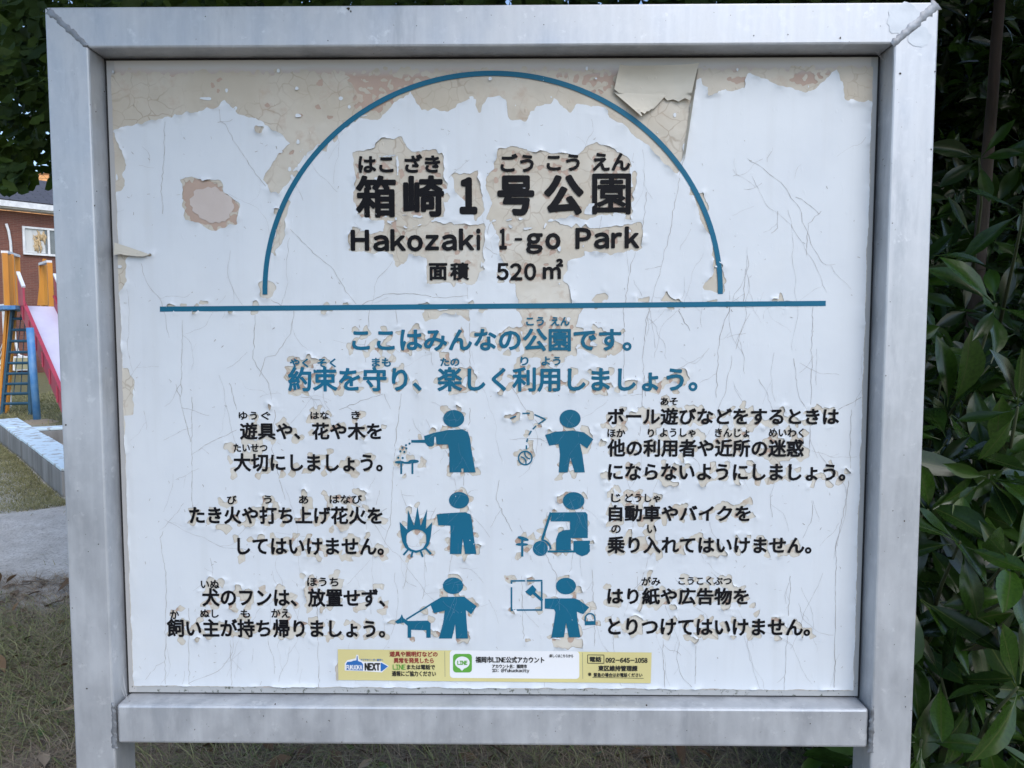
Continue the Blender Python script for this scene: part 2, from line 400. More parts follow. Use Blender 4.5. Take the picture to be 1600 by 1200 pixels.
for s_, a, b, c, d in (('はこ', 560, 615, 244, 270), ('ざき', 632, 688, 241, 270), ('ごう', 782, 834, 240, 269), ('こう', 854, 906, 241, 267), ('えん', 926, 985, 239, 267)):
    T(s_, a, b, c, d, 1.15, ink=1)
for s_, a, b, c, d in (('箱', 556, 619, 274, 340), ('崎', 630, 694, 274, 339), ('１', 718, 746, 277, 335), ('号', 777, 835, 274, 337), ('公', 850, 912, 273, 336), ('園', 925, 986, 271, 335)):
    T(s_, a, b, c, d, {'園': 1.75, '箱': 2.1, '崎': 2.3, '１': 3.4}.get(s_, 3.0), ink=1)
for s_, a, b, c, d in (('H', 548, 577, 359, 392), ('a', 583, 608, 367, 393), ('k', 610, 634, 358, 392), ('o', 636, 661, 367, 393), ('z', 664, 686, 367, 391), ('a', 690, 714, 366, 392), ('k', 717, 741, 357, 391), ('i', 744, 751, 357, 391),
                       ('1', 780, 792, 357, 390), ('－', 804, 816, 372, 376), ('g', 822, 848, 364, 397), ('o', 852, 876, 364, 390), ('P', 899, 924, 356, 389), ('a', 928, 952, 363, 389), ('r', 955, 972, 363, 388), ('k', 976, 999, 354, 388)):
    T(s_, a, b, c, d, 1.5, ink=1)
for s_, a, b, c, d in (('面', 670, 699, 411, 438), ('積', 703, 733, 410, 438), ('5', 776, 795, 411, 438), ('2', 797, 816, 411, 438), ('0', 819, 838, 411, 438), ('㎡', 848, 880, 404, 436)):
    T(s_, a, b, c, d, 1.1, ink=1)
T('ここはみんなの公園です。', 550, 987, 513, 549, 1.2, BLUE, ink=3)
T('約束を守り、楽しく利用しましょう。', 450, 1090, 573, 612, 1.2, BLUE, ink=3)
for s_, a, b, c, d in (('こう', 822, 850, 495, 509), ('えん', 861, 890, 495, 509), ('やく', 453, 482, 560, 574), ('そく', 496, 525, 560, 574), ('まも', 581, 611, 559, 573), ('たの', 688, 718, 559, 572), ('り', 813, 826, 557, 571), ('よう', 846, 876, 557, 571)):
    T(s_, a, b, c, d, 0.55, BLUE, ink=3)
for s_, a, b, c, d in (('遊具や、花や木を', 375, 597, 660, 687), ('大切にしましょう。', 365, 598, 708, 737), ('たき火や打ち上げ花火を', 296, 598, 791, 819), ('してはいけません。', 371, 600, 840, 867),
                       ('犬のフンは、放置せず、', 316, 602, 919, 948), ('飼い主が持ち帰りましょう。', 261, 602, 967, 996), ('ボール遊びなどをするときは', 949, 1311, 637, 664),
                       ('他の利用者や近所の迷惑', 949, 1256, 686, 714), ('にならないようにしましょう。', 950, 1321, 724, 751), ('自動車やバイクを', 951, 1173, 789, 815),
                       ('乗り入れてはいけません。', 949, 1268, 838, 865), ('はり紙や広告物を', 949, 1170, 918, 945), ('とりつけてはいけません。', 950, 1266, 966, 993)):
    T(s_, a, b, c, d, 0.9)
for s_, a, b, c, d in (('ゆう', 373, 402, 643, 656), ('ぐ', 408, 423, 643, 656), ('はな', 485, 514, 643, 655), ('き', 549, 563, 642, 655), ('たいせつ', 365, 418, 693, 706), ('び', 355, 370, 774, 788), ('う', 412, 425, 774, 787),
                       ('あ', 467, 482, 774, 787), ('はなび', 515, 566, 773, 787), ('いぬ', 314, 343, 906, 919), ('ほうち', 480, 529, 902, 916), ('か', 266, 280, 953, 967), ('ぬし', 313, 342, 952, 965), ('も', 376, 391, 952, 965), ('かえ', 424, 453, 951, 965),
                       ('あそ', 1032, 1059, 621, 633), ('ほか', 949, 977, 670, 683), ('り', 1012, 1022, 670, 683), ('ようしゃ', 1031, 1087, 669, 683), ('きんじょ', 1117, 1171, 669, 683), ('めいわく', 1201, 1256, 669, 683),
                       ('じ', 955, 970, 771, 785), ('どうしゃ', 977, 1032, 771, 785), ('の', 955, 970, 820, 833), ('い', 1011, 1026, 820, 833), ('がみ', 1002, 1032, 901, 915), ('こうこくぶつ', 1060, 1143, 901, 914)):
    T(s_, a, b, c, d, 0.42)

# ---- arc, rule and pictograms
def polys(name, lists, mat, parent, proud=LAY, label=None, ink=3):
    mb = MB(); y = YB - proud
    for k, pl in enumerate(lists):
        pts = [B(*p) for p in pl]; 
        if ink: INK.append((np.array(pts), ink))
        tri = tessellate_polygon([[Vector((p[0], p[1], 0)) for p in pts]])
        mb.add([(p[0], y - 0.000004 * k, p[1]) for p in pts], [tuple(t) for t in tri])
        if ink:
            a = np.array(pts); mn = a.min(0); mx = a.max(0); gx, gz = np.meshgrid(np.arange(mn[0], mx[0], 0.003), np.arange(mn[1], mx[1], 0.003))
            i = inpoly(gx, gz, pts)
            if i.any(): INK.append((np.stack([gx[i], gz[i]], 1), ink))
    o = mb.build(name, mat, parent)
    if label: o['label'] = label
    return o
def ell(cx, cy, rx, ry, n=28, rot=0):
    return [(cx + rx * math.cos(a) * math.cos(rot) - ry * math.sin(a) * math.sin(rot), cy + rx * math.cos(a) * math.sin(rot) + ry * math.sin(a) * math.cos(rot)) for a in (2 * math.pi * k / n for k in range(n))]
def seg(x0, y0, x1, y1, wd):
    L = math.hypot(x1 - x0, y1 - y0); nx, ny = -(y1 - y0) / L * wd / 2, (x1 - x0) / L * wd / 2
    return [(x0 + nx, y0 + ny), (x1 + nx, y1 + ny), (x1 - nx, y1 - ny), (x0 - nx, y0 - ny)]
def ringpolys(cx, cy, r, wd, a0=0, a1=2 * math.pi, n=32, ry=None):
    ry = ry or r; out = []
    for k in range(n):
        a = a0 + (a1 - a0) * k / n; b = a0 + (a1 - a0) * (k + 1.0) / n
        out.append([(cx + (r + d) * math.cos(t), cy + (ry + d) * math.sin(t)) for t, d in ((a, wd / 2), (b, wd / 2), (b, -wd / 2), (a, -wd / 2))])
    return out
def Z4(ox, oy, pts): return [(ox + x / 4, oy + y / 4) for x, y in pts]
# arc in board space: half circle
c0 = B(414.3, 463); c1 = B(1125.5, 456.5); ct = B(782, 114.5)
acx = (c0[0] + c1[0]) / 2; acz = (c0[1] + c1[1]) / 2; arx = (c1[0] - c0[0]) / 2; arz = ct[1] - acz; hw = 0.0038
vs = []; fs = []
for k in range(97):
    a = math.pi * k / 96
    for d in (hw, -hw): vs.append((acx - (arx + d) * math.cos(a), YB - LAY, acz + (arz + d) * math.sin(a)))
    for kk in range(5): INK.append((np.array([[acx - arx * math.cos(a + kk * math.pi / 480), acz + arz * math.sin(a + kk * math.pi / 480)]]), 4))
    if k: fs.append((2 * k - 2, 2 * k - 1, 2 * k + 1, 2 * k))
mb = MB(); mb.add(vs, fs); mb.build('arc_stripe', BLUE, panel)
polys('rule_stripe', [[(250, 479), (1290, 470), (1290, 478), (250, 487)]], BLUE, panel, ink=0)
for k in range(520): INK.append((np.array([B(250 + k * 2, 483 - k * 9 / 520)]), 4))
A = lambda pts: Z4(400, 600, pts); Bq = lambda pts: Z4(800, 600, pts); Cq = lambda pts: Z4(400, 900, pts); Dq = lambda pts: Z4(800, 900, pts)
PIC = []
PIC.append(('person watering a small plant', [A(ell(1236, 216, 66, 54)), A([(1050, 325), (1110, 305), (1190, 288), (1290, 282), (1325, 300), (1338, 340), (1345, 400), (1373, 552), (1297, 552), (1297, 528), (1284, 528), (1284, 552), (1210, 552), (1208, 420), (1200, 378), (1128, 377), (1124, 330), (1116, 330), (1112, 382), (1100, 390), (1075, 388), (1058, 370)]),
    A([(970, 350), (1058, 348), (1058, 368), (972, 366)]), A(seg(908, 486, 908, 562, 12)), A(seg(978, 486, 978, 562, 12)), A(ell(898, 488, 30, 9)), A(ell(945, 492, 32, 7)), A(ell(985, 483, 33, 11))] +
    [A(ell(x, y, 7, 7, 10)) for x, y in ((960, 372), (938, 382), (915, 398), (940, 402), (903, 420), (928, 424), (890, 460), (917, 462))]))
flame_out = [(898, 860), (945, 910), (950, 785), (988, 885), (1010, 765), (1030, 885), (1070, 780), (1062, 905), (1103, 862), (1092, 960), (1080, 1005), (1060, 1030), (1030, 1045), (1000, 1055), (965, 1045), (935, 1025), (915, 985), (905, 930)]
flame_in = [(948, 932), (965, 920), (975, 914), (985, 910), (1000, 908), (1018, 910), (1040, 918), (1055, 930), (1063, 942), (1064, 965), (1064, 990), (1045, 1025), (1025, 1035), (1000, 1040), (972, 1032), (955, 1020), (942, 990), (940, 950)]
PIC.append(('fire with rising flames beside a person', [A(ell(1269, 726, 63, 52)), A([(1130, 815), (1170, 808), (1310, 800), (1340, 815), (1350, 850), (1358, 930), (1378, 1062), (1308, 1062), (1292, 965), (1284, 1062), (1212, 1062), (1216, 940), (1215, 885), (1140, 882)])] +
    [A([flame_out[i], flame_out[(i + 1) % 18], flame_in[(i + 1) % 18], flame_in[i]]) for i in range(18)] +
    [A(seg(*s_, 12)) for s_ in ((950, 1035, 922, 1068), (980, 1045, 970, 1082), (1030, 1045, 1043, 1080), (1060, 1025, 1095, 1062))]))
PIC.append(('person throwing a ball', [Bq(ell(363, 217, 66, 57)), Bq([(207, 318), (270, 298), (380, 290), (450, 302), (508, 345), (470, 402), (425, 372), (440, 440), (455, 552), (392, 552), (365, 460), (348, 552), (292, 552), (300, 440), (292, 375), (232, 385)])] +
    [Bq(p) for p in ringpolys(83, 462, 42, 9, n=24)] + [Bq(p) for p in ringpolys(50, 492, 38, 8, -1.45, 0.35, 8)] + [Bq(p) for p in ringpolys(118, 430, 38, 8, 1.7, 3.5, 8)] +
    [Bq(seg(*s_, 9)) for s_ in ((-12, 216, 25, 200), (65, 184, 112, 182), (140, 190, 212, 222), (208, 222, 165, 250), (152, 260, 130, 282), (121, 292, 106, 318), (98, 340, 92, 362), (90, 382, 90, 408))]))
PIC.append(('person riding a motor scooter', [Bq(ell(385, 730, 68, 55)), Bq([(250, 802), (460, 800), (472, 815), (474, 962), (368, 962), (368, 1038), (275, 1038), (275, 970), (290, 930), (320, 913), (362, 910), (362, 858), (240, 858)]),
    Bq(seg(243, 802, 190, 968, 16)), Bq(ell(177, 1027, 47, 47)), Bq([(222, 1040), (500 - 20, 1040), (480, 1052), (222, 1052)]), Bq([(384, 980), (487, 978), (487, 1045), (470, 1065), (437, 1076), (405, 1062), (384, 1040)]),
    Bq(seg(64, 955, 64, 1078, 14)), Bq(ell(70, 965, 36, 11, rot=0.3)), Bq(ell(62, 1002, 39, 9))] + [Bq(p) for p in ringpolys(180, 1035, 62, 12, -1.5, -0.05, 10)]))
PIC.append(('person walking a dog', [Cq(ell(1232, 60, 64, 52)), Cq([(1088, 172), (1160, 130), (1300, 128), (1380, 188), (1345, 238), (1312, 212), (1318, 300), (1325, 390), (1250, 390), (1245, 300), (1225, 390), (1143, 390), (1170, 290), (1180, 215), (1112, 232)]),
    Cq(seg(1095, 175, 940, 270, 10)), Cq([(868, 285), (900, 262), (912, 238), (922, 262), (950, 280), (1075, 278), (1092, 295), (1092, 385), (1065, 385), (1065, 338), (970, 335), (970, 385), (948, 385), (948, 310), (925, 290), (885, 298)])]))
PIC.append(('person pasting up a notice', [Dq(ell(337, 62, 63, 52)), Dq([(205, 140), (390, 138), (420, 150), (482, 195), (445, 238), (405, 222), (410, 280), (428, 382), (355, 382), (338, 290), (325, 382), (245, 385), (262, 290), (272, 225), (262, 207), (205, 203)]),
    Dq([(82, 98), (128, 55), (152, 82), (145, 100), (196, 148), (184, 160), (130, 112), (116, 124)]), Dq(seg(-8, 30, 190, 28, 10)), Dq(seg(186, 34, 186, 208, 10)), Dq(seg(-8, 212, 190, 211, 10)), Dq(seg(-3, 36, -3, 206, 10)),
    Dq([(455, 282), (522, 280), (522, 305), (455, 307)])] + [Dq(p) for p in ringpolys(488, 264, 30, 9, -math.pi, 0, 14)] + [Dq(seg(458, 264, 458, 282, 9)), Dq(seg(518, 264, 518, 282, 9))]))
for lab, pl in PIC: polys('pictogram', pl, BLUE, panel, label='blue pictogram of a ' + lab)

# ---- the peeling film
CREAM_PX = [  # where the white film has gone (outlines in the photograph, laid out on the board)
    [(150, 90), (150, 206), (172, 204), (225, 192), (300, 175), (338, 165), (350, 158), (372, 178), (402, 186), (430, 205), (478, 245), (500, 225), (560, 185), (590, 188), (618, 160), (640, 142), (660, 172), (700, 172), (712, 160), (742, 158), (750, 178), (762, 150), (785, 150), (800, 186), (822, 190), (835, 165), (862, 160), (868, 150), (890, 180), (905, 165), (945, 172), (1008, 222), (1055, 270), (1063, 262), (1066, 240), (1086, 130), (1098, 122), (1108, 150), (1165, 135), (1170, 115), (1210, 130), (1256, 142), (1275, 138), (1308, 110), (1320, 156), (1390, 158), (1390, 80)],
    [(478, 240), (440, 300), (424, 302), (412, 280), (432, 245), (455, 220)], [(445, 305), (455, 315), (432, 400), (424, 395)], [(404, 445), (412, 440), (425, 440), (434, 452), (424, 465), (408, 462)],
    [(598, 218), (630, 214), (640, 240), (690, 236), (697, 262), (690, 290), (694, 340), (640, 358), (620, 352), (552, 318), (556, 270), (550, 240), (585, 232)],
    [(556, 250), (620, 245), (620, 345), (580, 345), (553, 320)], [(604, 338), (665, 335), (692, 350), (755, 350), (757, 420), (740, 447), (668, 440), (665, 402), (640, 398), (622, 418), (612, 395), (545, 392), (548, 358), (600, 365)],
    [(708, 275), (745, 268), (760, 330), (745, 345), (735, 320), (712, 300)], [(780, 232), (800, 225), (855, 238), (905, 240), (925, 222), (945, 228), (988, 250), (995, 275), (985, 340), (960, 330), (915, 345), (890, 335), (855, 345), (845, 360), (760, 345), (768, 318), (755, 290), (770, 270)],
    [(762, 345), (845, 342), (880, 350), (905, 360), (915, 400), (888, 408), (876, 440), (892, 452), (893, 474), (808, 477), (805, 445), (780, 400), (775, 360)], [(900, 355), (1000, 350), (1002, 392), (955, 398), (905, 390)],
    [(805, 480), (910, 480), (905, 500), (900, 515), (900, 555), (818, 560), (815, 500)], [(660, 484), (735, 483), (733, 502), (720, 492), (695, 490), (665, 500)], [(895, 545), (960, 535), (978, 540), (962, 556), (935, 555), (915, 548)],
    [(1080, 300), (1098, 302), (1108, 340), (1118, 380), (1133, 440), (1132, 458), (1095, 452), (1115, 425), (1112, 380), (1095, 335)], [(925, 470), (940, 455), (955, 472)], [(995, 464), (1015, 463), (1016, 472), (995, 473)], [(1030, 470), (1040, 457), (1057, 471)], [(1215, 470), (1218, 458), (1225, 470)],
    [(308, 476), (312, 467), (325, 470), (326, 477)], [(178, 380), (235, 400), (198, 402), (200, 442), (180, 462)], [(172, 205), (180, 205), (197, 260), (190, 295), (180, 300)], [(182, 575), (200, 578), (210, 600), (207, 650), (188, 650)], [(185, 650), (194, 652), (193, 752), (187, 752)],
    [(283, 282), (300, 277), (345, 283), (350, 300), (373, 315), (372, 350), (340, 360), (310, 350), (288, 345), (282, 320)], [(398, 196), (412, 197), (408, 206), (399, 205)],
    [(460, 990), (1, 1)][:0] or [(862, 998), (912, 998), (912, 1013), (862, 1013)], [(525, 1040), (529, 1020), (531, 1064), (526, 1062)], [(820, 1000), (828, 1000), (828, 1004), (820, 1004)],
]
PINK_PX = [[(290, 285), (318, 281), (345, 292), (372, 318), (372, 350), (340, 358), (312, 350), (292, 340), (284, 305)], [(540, 112), (640, 118), (690, 120), (640, 135), (590, 175), (560, 172), (548, 140)], [(860, 118), (960, 112), (958, 150), (940, 148), (905, 130)],
           [(1135, 122), (1170, 116), (1165, 130), (1150, 132)], [(1238, 112), (1300, 112), (1280, 128), (1250, 132), (1238, 125)], [(160, 88), (1390, 80), (1390, 106), (160, 114)], [(300, 116), (530, 116), (560, 160), (480, 230), (445, 290), (415, 285), (450, 210), (400, 150), (320, 150)], [(555, 245), (695, 250), (990, 250), (990, 335), (860, 345), (700, 395), (600, 390)]]
fx0 = B(172, 600)[0] - 0.001; fx1 = B(1356, 600)[0]; fz0 = PZ0 + 0.0105; fz1 = PZ1 - 0.012
fx0 = max(fx0 - 0.003, PX0 + 0.008); fx1 = min(fx1, PX1 - 0.008)
G = 0.002
gx = np.arange(fx0 - 2 * G, fx1 + 2 * G, G); gz = np.arange(fz0 - 2 * G, fz1 + 2 * G, G); nX = len(gx); nZ = len(gz)
XX, ZZ = np.meshgrid(gx, gz)
near_ink = np.full((5, nZ, nX), 99.0)
for P, k in INK:
    i = np.clip(((P[:, 1] - gz[0]) / G).round().astype(int), 0, nZ - 1); j = np.clip(((P[:, 0] - gx[0]) / G).round().astype(int), 0, nX - 1)
    near_ink[k, i, j] = 0
for k in range(1, 5):
    cur = near_ink[k] == 0
    for d in range(1, 9):
        nb = cur.copy(); nb[1:] |= cur[:-1]; nb[:-1] |= cur[1:]
        if d % 2: nb[:, 1:] |= cur[:, :-1]; nb[:, :-1] |= cur[:, 1:]
        else:
            t_ = nb.copy(); nb[:, 1:] |= t_[:, :-1]; nb[:, :-1] |= t_[:, 1:]
        near_ink[k][nb & ~cur] = d * G; cur = nb
def ink_at(k, x, z):
    i = np.clip(((z - gz[0]) / G).round().astype(int), 0, nZ - 1); j = np.clip(((x - gx[0]) / G).round().astype(int), 0, nX - 1)
    return near_ink[k][i, j]
def cells(s, seed, decide, aspect=1.0, warp=0.002):
    r = np.random.default_rng(seed); sx, sz = s, s * aspect
    ni = int((gz[-1] - gz[0]) / sz) + 8; nj = int((gx[-1] - gx[0]) / sx) + 8
    I, J = np.meshgrid(np.arange(ni), np.arange(nj), indexing='ij')
    px = gx[0] + (J - 3 + r.random((ni, nj))) * sx; pz = gz[0] + (I - 3 + r.random((ni, nj))) * sz
    gone = decide(px, pz, r.random((ni, nj)))
    X = XX + (vnoise(XX * 110 + 300, ZZ * 110 + 300, seed) - 0.5) * warp * 2 + (vnoise(XX * 400 + 300, ZZ * 400 + 300, seed + 1) - 0.5) * warp * 0.8
    Z = ZZ + (vnoise(XX * 110 + 300, ZZ * 110 + 300, seed + 2) - 0.5) * warp * 2 + (vnoise(XX * 400 + 300, ZZ * 400 + 300, seed + 3) - 0.5) * warp * 0.8
    ci = np.floor((Z - gz[0]) / sz).astype(int) + 3; cj = np.floor((X - gx[0]) / sx).astype(int) + 3
    dk = np.full(XX.shape, 0.06); dg = np.full(XX.shape, 0.06)
    for a in range(-2, 3):
        for b in range(-2, 3):
            ii = np.clip(ci + a, 0, ni - 1); jj = np.clip(cj + b, 0, nj - 1)
            d = np.hypot(px[ii, jj] - X, (pz[ii, jj] - Z)); g = gone[ii, jj]
            dg = np.where(g, np.minimum(dg, d), dg); dk = np.where(~g, np.minimum(dk, d), dk)
    return dg - dk
CREAM = [[B(*p) for p in pl] for pl in CREAM_PX]; PINK = [[B(*p) for p in pl] for pl in PINK_PX]
def film_gone(x, z, u):
    g = np.zeros(x.shape, bool)
    a = ink_at(1, x, z); g |= (a < 0.005) & (u < 0.45)
    a = ink_at(2, x, z); g |= (a < 0.003) & (u < 0.62); g |= (a < 0.0085) & (u < 0.22)
    a = ink_at(3, x, z); g |= (a < 0.003) & (u < 0.62); g |= (a < 0.008) & (u < 0.24)
    a = ink_at(4, x, z); g |= (a < 0.005) & (u < 0.16)
    return g
F1 = cells(0.0095, 21, film_gone, 1.0, 0.0022)
WX = XX + (vnoise(XX * 60 + 30, ZZ * 60 + 30, 71) - 0.5) * 0.006; WZ = ZZ + (vnoise(XX * 60 + 30, ZZ * 60 + 30, 72) - 0.5) * 0.006
D = np.full(XX.shape, 0.06); ins = np.zeros(XX.shape, bool)
for pl in CREAM:
    ins |= inpoly(WX, WZ, pl)
    for (ax_, az_), (bx_, bz_) in zip(pl, pl[1:] + pl[:1]):
        j0, j1 = np.searchsorted(gx, [min(ax_, bx_) - 0.03, max(ax_, bx_) + 0.03]); i0, i1 = np.searchsorted(gz, [min(az_, bz_) - 0.03, max(az_, bz_) + 0.03])
        if j1 <= j0 or i1 <= i0: continue
        px_, pz_ = WX[i0:i1, j0:j1] - ax_, WZ[i0:i1, j0:j1] - az_; ex, ez = bx_ - ax_, bz_ - az_
        t_ = np.clip((px_ * ex + pz_ * ez) / (ex * ex + ez * ez + 1e-12), 0, 1); D[i0:i1, j0:j1] = np.minimum(D[i0:i1, j0:j1], np.hypot(px_ - t_ * ex, pz_ - t_ * ez))
FP = np.where(ins, -D, D) + (vnoise(XX * 130 + 10, ZZ * 130 + 10, 73) - 0.5) * 0.0045 + (vnoise(XX * 420 + 10, ZZ * 420 + 10, 74) - 0.5) * 0.0016
FP = np.maximum(FP, (vnoise(XX * 75 + 15, ZZ * 75 + 15, 75) - 0.93) * 0.02)      # scraps that stayed on
F1 = np.minimum(F1, FP)
edge = np.minimum(np.minimum(XX - fx0, fx1 - XX), np.minimum(ZZ - fz0, fz1 - ZZ)) + (vnoise(XX * 45 + 90, ZZ * 45 + 90, 8) - 0.6) * 0.0022 + (vnoise(XX * 330 + 90, ZZ * 330 + 90, 9) - 0.5) * 0.0010
F1 = np.minimum(F1, edge)
def cream_gone(x, z, u):
    g = np.zeros(x.shape, bool)
    for k, pl in enumerate(PINK): g |= inpoly(x, z, pl) & (u < (0.97, 0.72, 0.72, 0.72, 0.72, 0.97, 0.035, 0.03)[k])
    a = np.minimum(ink_at(3, x, z), ink_at(1, x, z)); g |= (a < 0.0045) & (u < 0.20)
    a = ink_at(2, x, z); g |= (a < 0.004) & (u < 0.10)
    return g
F2 = cells(0.0062, 31, cream_gone, 1.0, 0.0025)
F2 = np.minimum(F2, edge + 0.001)

def contour(F, keep=None):
    """polygons of the region F > 0 on the grid, with cut cells along the outline"""
    pos = F > 0; hid = nX * nZ; vid = hid + nZ * (nX - 1)
    nv = vid + (nZ - 1) * nX
    VX = np.zeros(nv); VZ = np.zeros(nv); VX[:hid] = XX.ravel(); VZ[:hid] = ZZ.ravel()
    with np.errstate(divide='ignore', invalid='ignore'):
        t = F[:, :-1] / (F[:, :-1] - F[:, 1:]); t = np.nan_to_num(np.clip(t, 0.02, 0.98), nan=0.5)
        VX[hid:vid] = (XX[:, :-1] + t * G).ravel(); VZ[hid:vid] = ZZ[:, :-1].ravel()
        t = F[:-1] / (F[:-1] - F[1:]); t = np.nan_to_num(np.clip(t, 0.02, 0.98), nan=0.5)
        VX[vid:] = XX[:-1].ravel(); VZ[vid:] = (ZZ[:-1] + t * G).ravel()
    I, J = np.meshgrid(np.arange(nZ - 1), np.arange(nX - 1), indexing='ij'); I = I.ravel(); J = J.ravel()
    c = [I * nX + J, I * nX + J + 1, (I + 1) * nX + J + 1, (I + 1) * nX + J]
    e = [hid + I * (nX - 1) + J, vid + I * nX + J + 1, hid + (I + 1) * (nX - 1) + J, vid + I * nX + J]
    p = pos.ravel(); case = sum((p[c[k]].astype(int) << k) for k in range(4))
    ok = np.ones(len(I), bool) if keep is None else keep[:-1, :-1].ravel()
    faces = {3: [], 4: [], 5: [], 6: []}; segs = []
    for cs in range(1, 16):
        sel = np.where((case == cs) & ok)[0]
        if not len(sel): continue
        loop = []; cross = []
        for k in range(4):
            if cs >> k & 1: loop.append(c[k][sel])
            if (cs >> k & 1) != (cs >> ((k + 1) % 4) & 1): loop.append(e[k][sel]); cross.append(e[k][sel])
        faces[len(loop)].append(np.stack(loop, 1))
        if len(cross) == 2: segs.append(np.stack(cross, 1))
    fl = [np.concatenate(v) for v in faces.values() if v]
    return VX, VZ, fl, np.concatenate(segs) if segs else np.zeros((0, 2), int)
def compact(V, fl):
    used = np.unique(np.concatenate([f.ravel() for f in fl])); mp = np.full(len(V), -1); mp[used] = np.arange(len(used))
    return V[used], [mp[f] for f in fl], used
def sample(F, x, z):
    i = np.clip((z - gz[0]) / G, 0, nZ - 1.001); j = np.clip((x - gx[0]) / G, 0, nX - 1.001)
    a = i.astype(int); b = j.astype(int); u = i - a; v = j - b
    return F[a, b] * (1 - u) * (1 - v) + F[a + 1, b] * u * (1 - v) + F[a, b + 1] * (1 - u) * v + F[a + 1, b + 1] * u * v
WHITE = film_mat('white_vinyl', (0.635, 0.675, 0.71), (0.60, 0.64, 0.68), 0.42, 0.22)
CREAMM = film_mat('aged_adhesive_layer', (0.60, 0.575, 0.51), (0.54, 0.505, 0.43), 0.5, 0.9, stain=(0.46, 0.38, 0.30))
EDGE = M('brown_film_edge', (0.38, 0.335, 0.275), 0.8, other=(0.50, 0.455, 0.39), scale=90)
def lift_of(x, z, F, amp, k):
    f = np.clip(sample(F, x, z), 0, 0.05)
    sel = np.clip((vnoise(x * 55 + 70, z * 55 + 70, k) - 0.52) * 3.2, 0, 1)
    clear = np.clip(sample(near_ink.min(0).clip(0, 0.02), x, z) / 0.006 - 0.25, 0.0, 1)
    return amp * clear * sel * np.exp(-f / 0.0045) + (vnoise(x * 35 + 40, z * 35 + 40, k + 1) - 0.5) * 0.0002
VX, VZ, fl, sg = contour(F1)
L = lift_of(VX, VZ, F1, 0.0022, 40)
V = np.stack([VX, YB - L.clip(-0.0002, 1), VZ], 1)
v_, f_, _ = compact(V, fl); film = link('white_film', fast_mesh('white_film', v_, f_), WHITE, panel, smooth=True)
# thin brown rim along the torn edges
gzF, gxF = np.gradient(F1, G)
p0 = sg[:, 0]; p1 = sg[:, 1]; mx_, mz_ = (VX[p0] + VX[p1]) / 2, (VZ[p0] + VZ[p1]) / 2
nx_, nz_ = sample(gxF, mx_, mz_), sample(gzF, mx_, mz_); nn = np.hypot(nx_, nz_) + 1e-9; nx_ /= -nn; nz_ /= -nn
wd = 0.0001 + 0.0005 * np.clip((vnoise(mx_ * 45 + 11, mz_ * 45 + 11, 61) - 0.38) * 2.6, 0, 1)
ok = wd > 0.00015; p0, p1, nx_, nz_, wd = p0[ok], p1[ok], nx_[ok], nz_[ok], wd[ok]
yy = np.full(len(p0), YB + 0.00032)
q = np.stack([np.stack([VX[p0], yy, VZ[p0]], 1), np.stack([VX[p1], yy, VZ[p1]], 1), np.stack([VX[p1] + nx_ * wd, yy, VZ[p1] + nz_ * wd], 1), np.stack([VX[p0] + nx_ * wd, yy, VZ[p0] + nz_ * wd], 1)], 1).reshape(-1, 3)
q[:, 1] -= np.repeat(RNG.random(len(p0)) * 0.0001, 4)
o = link('torn_edge_rim', fast_mesh('torn_edge_rim', q, np.arange(len(q)).reshape(-1, 4)), EDGE, panel); kind(o, 'stuff')
VX, VZ, fl, sg2 = contour(F2, F1 < 0.006)
L = lift_of(VX, VZ, F2, 0.0006, 50) + 0.0002 * vnoise(VX * 90 + 30, VZ * 60 + 30, 55)
V = np.stack([VX, YB + 0.0008 - L.clip(-0.0001, 0.0004), VZ], 1)
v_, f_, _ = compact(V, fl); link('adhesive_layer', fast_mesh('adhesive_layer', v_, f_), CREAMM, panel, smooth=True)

# ---- hairline cracks
CR = M('crack_dirt', (0.42, 0.41, 0.40), 0.8, other=(0.27, 0.25, 0.23), scale=20)
PALE = M('pale_crack', (0.10, 0.24, 0.36), 0.6)
def crack_lines(lines, name, mat, proud, where=None):
    vs = []; fs = []
    for ln, wdt in lines:
        for (a, b) in zip(ln[:-1], ln[1:]):
            mx = (a[0] + b[0]) / 2; mz = (a[1] + b[1]) / 2
            if where is not None and not where(mx, mz): continue
            dx, dz = b[0] - a[0], b[1] - a[1]; Ls = math.hypot(dx, dz)
            if Ls < 1e-6: continue
            hw_ = wdt * random.uniform(0.5, 1.3) / 2; nx, nz = -dz / Ls * hw_, dx / Ls * hw_; o = len(vs); y = YB - proud - random.random() * 0.0001
            vs += [(a[0] + nx, y, a[1] + nz), (b[0] + nx, y, b[1] + nz), (b[0] - nx, y, b[1] - nz), (a[0] - nx, y, a[1] - nz)]; fs.append((o, o + 1, o + 2, o + 3))
    mb = MB(); mb.add(vs, fs); o = mb.build(name, mat, panel); kind(o, 'stuff'); return o
def wander(x, z, ang, n, step, jit, drift=0.0):
    out = [(x, z)]; a = ang
    for i in range(n):
        a += random.gauss(drift, jit); a = a * 0.9 + ang * 0.1
        x += math.cos(a) * step; z += math.sin(a) * step; out.append((x, z))
    return out
lines = []
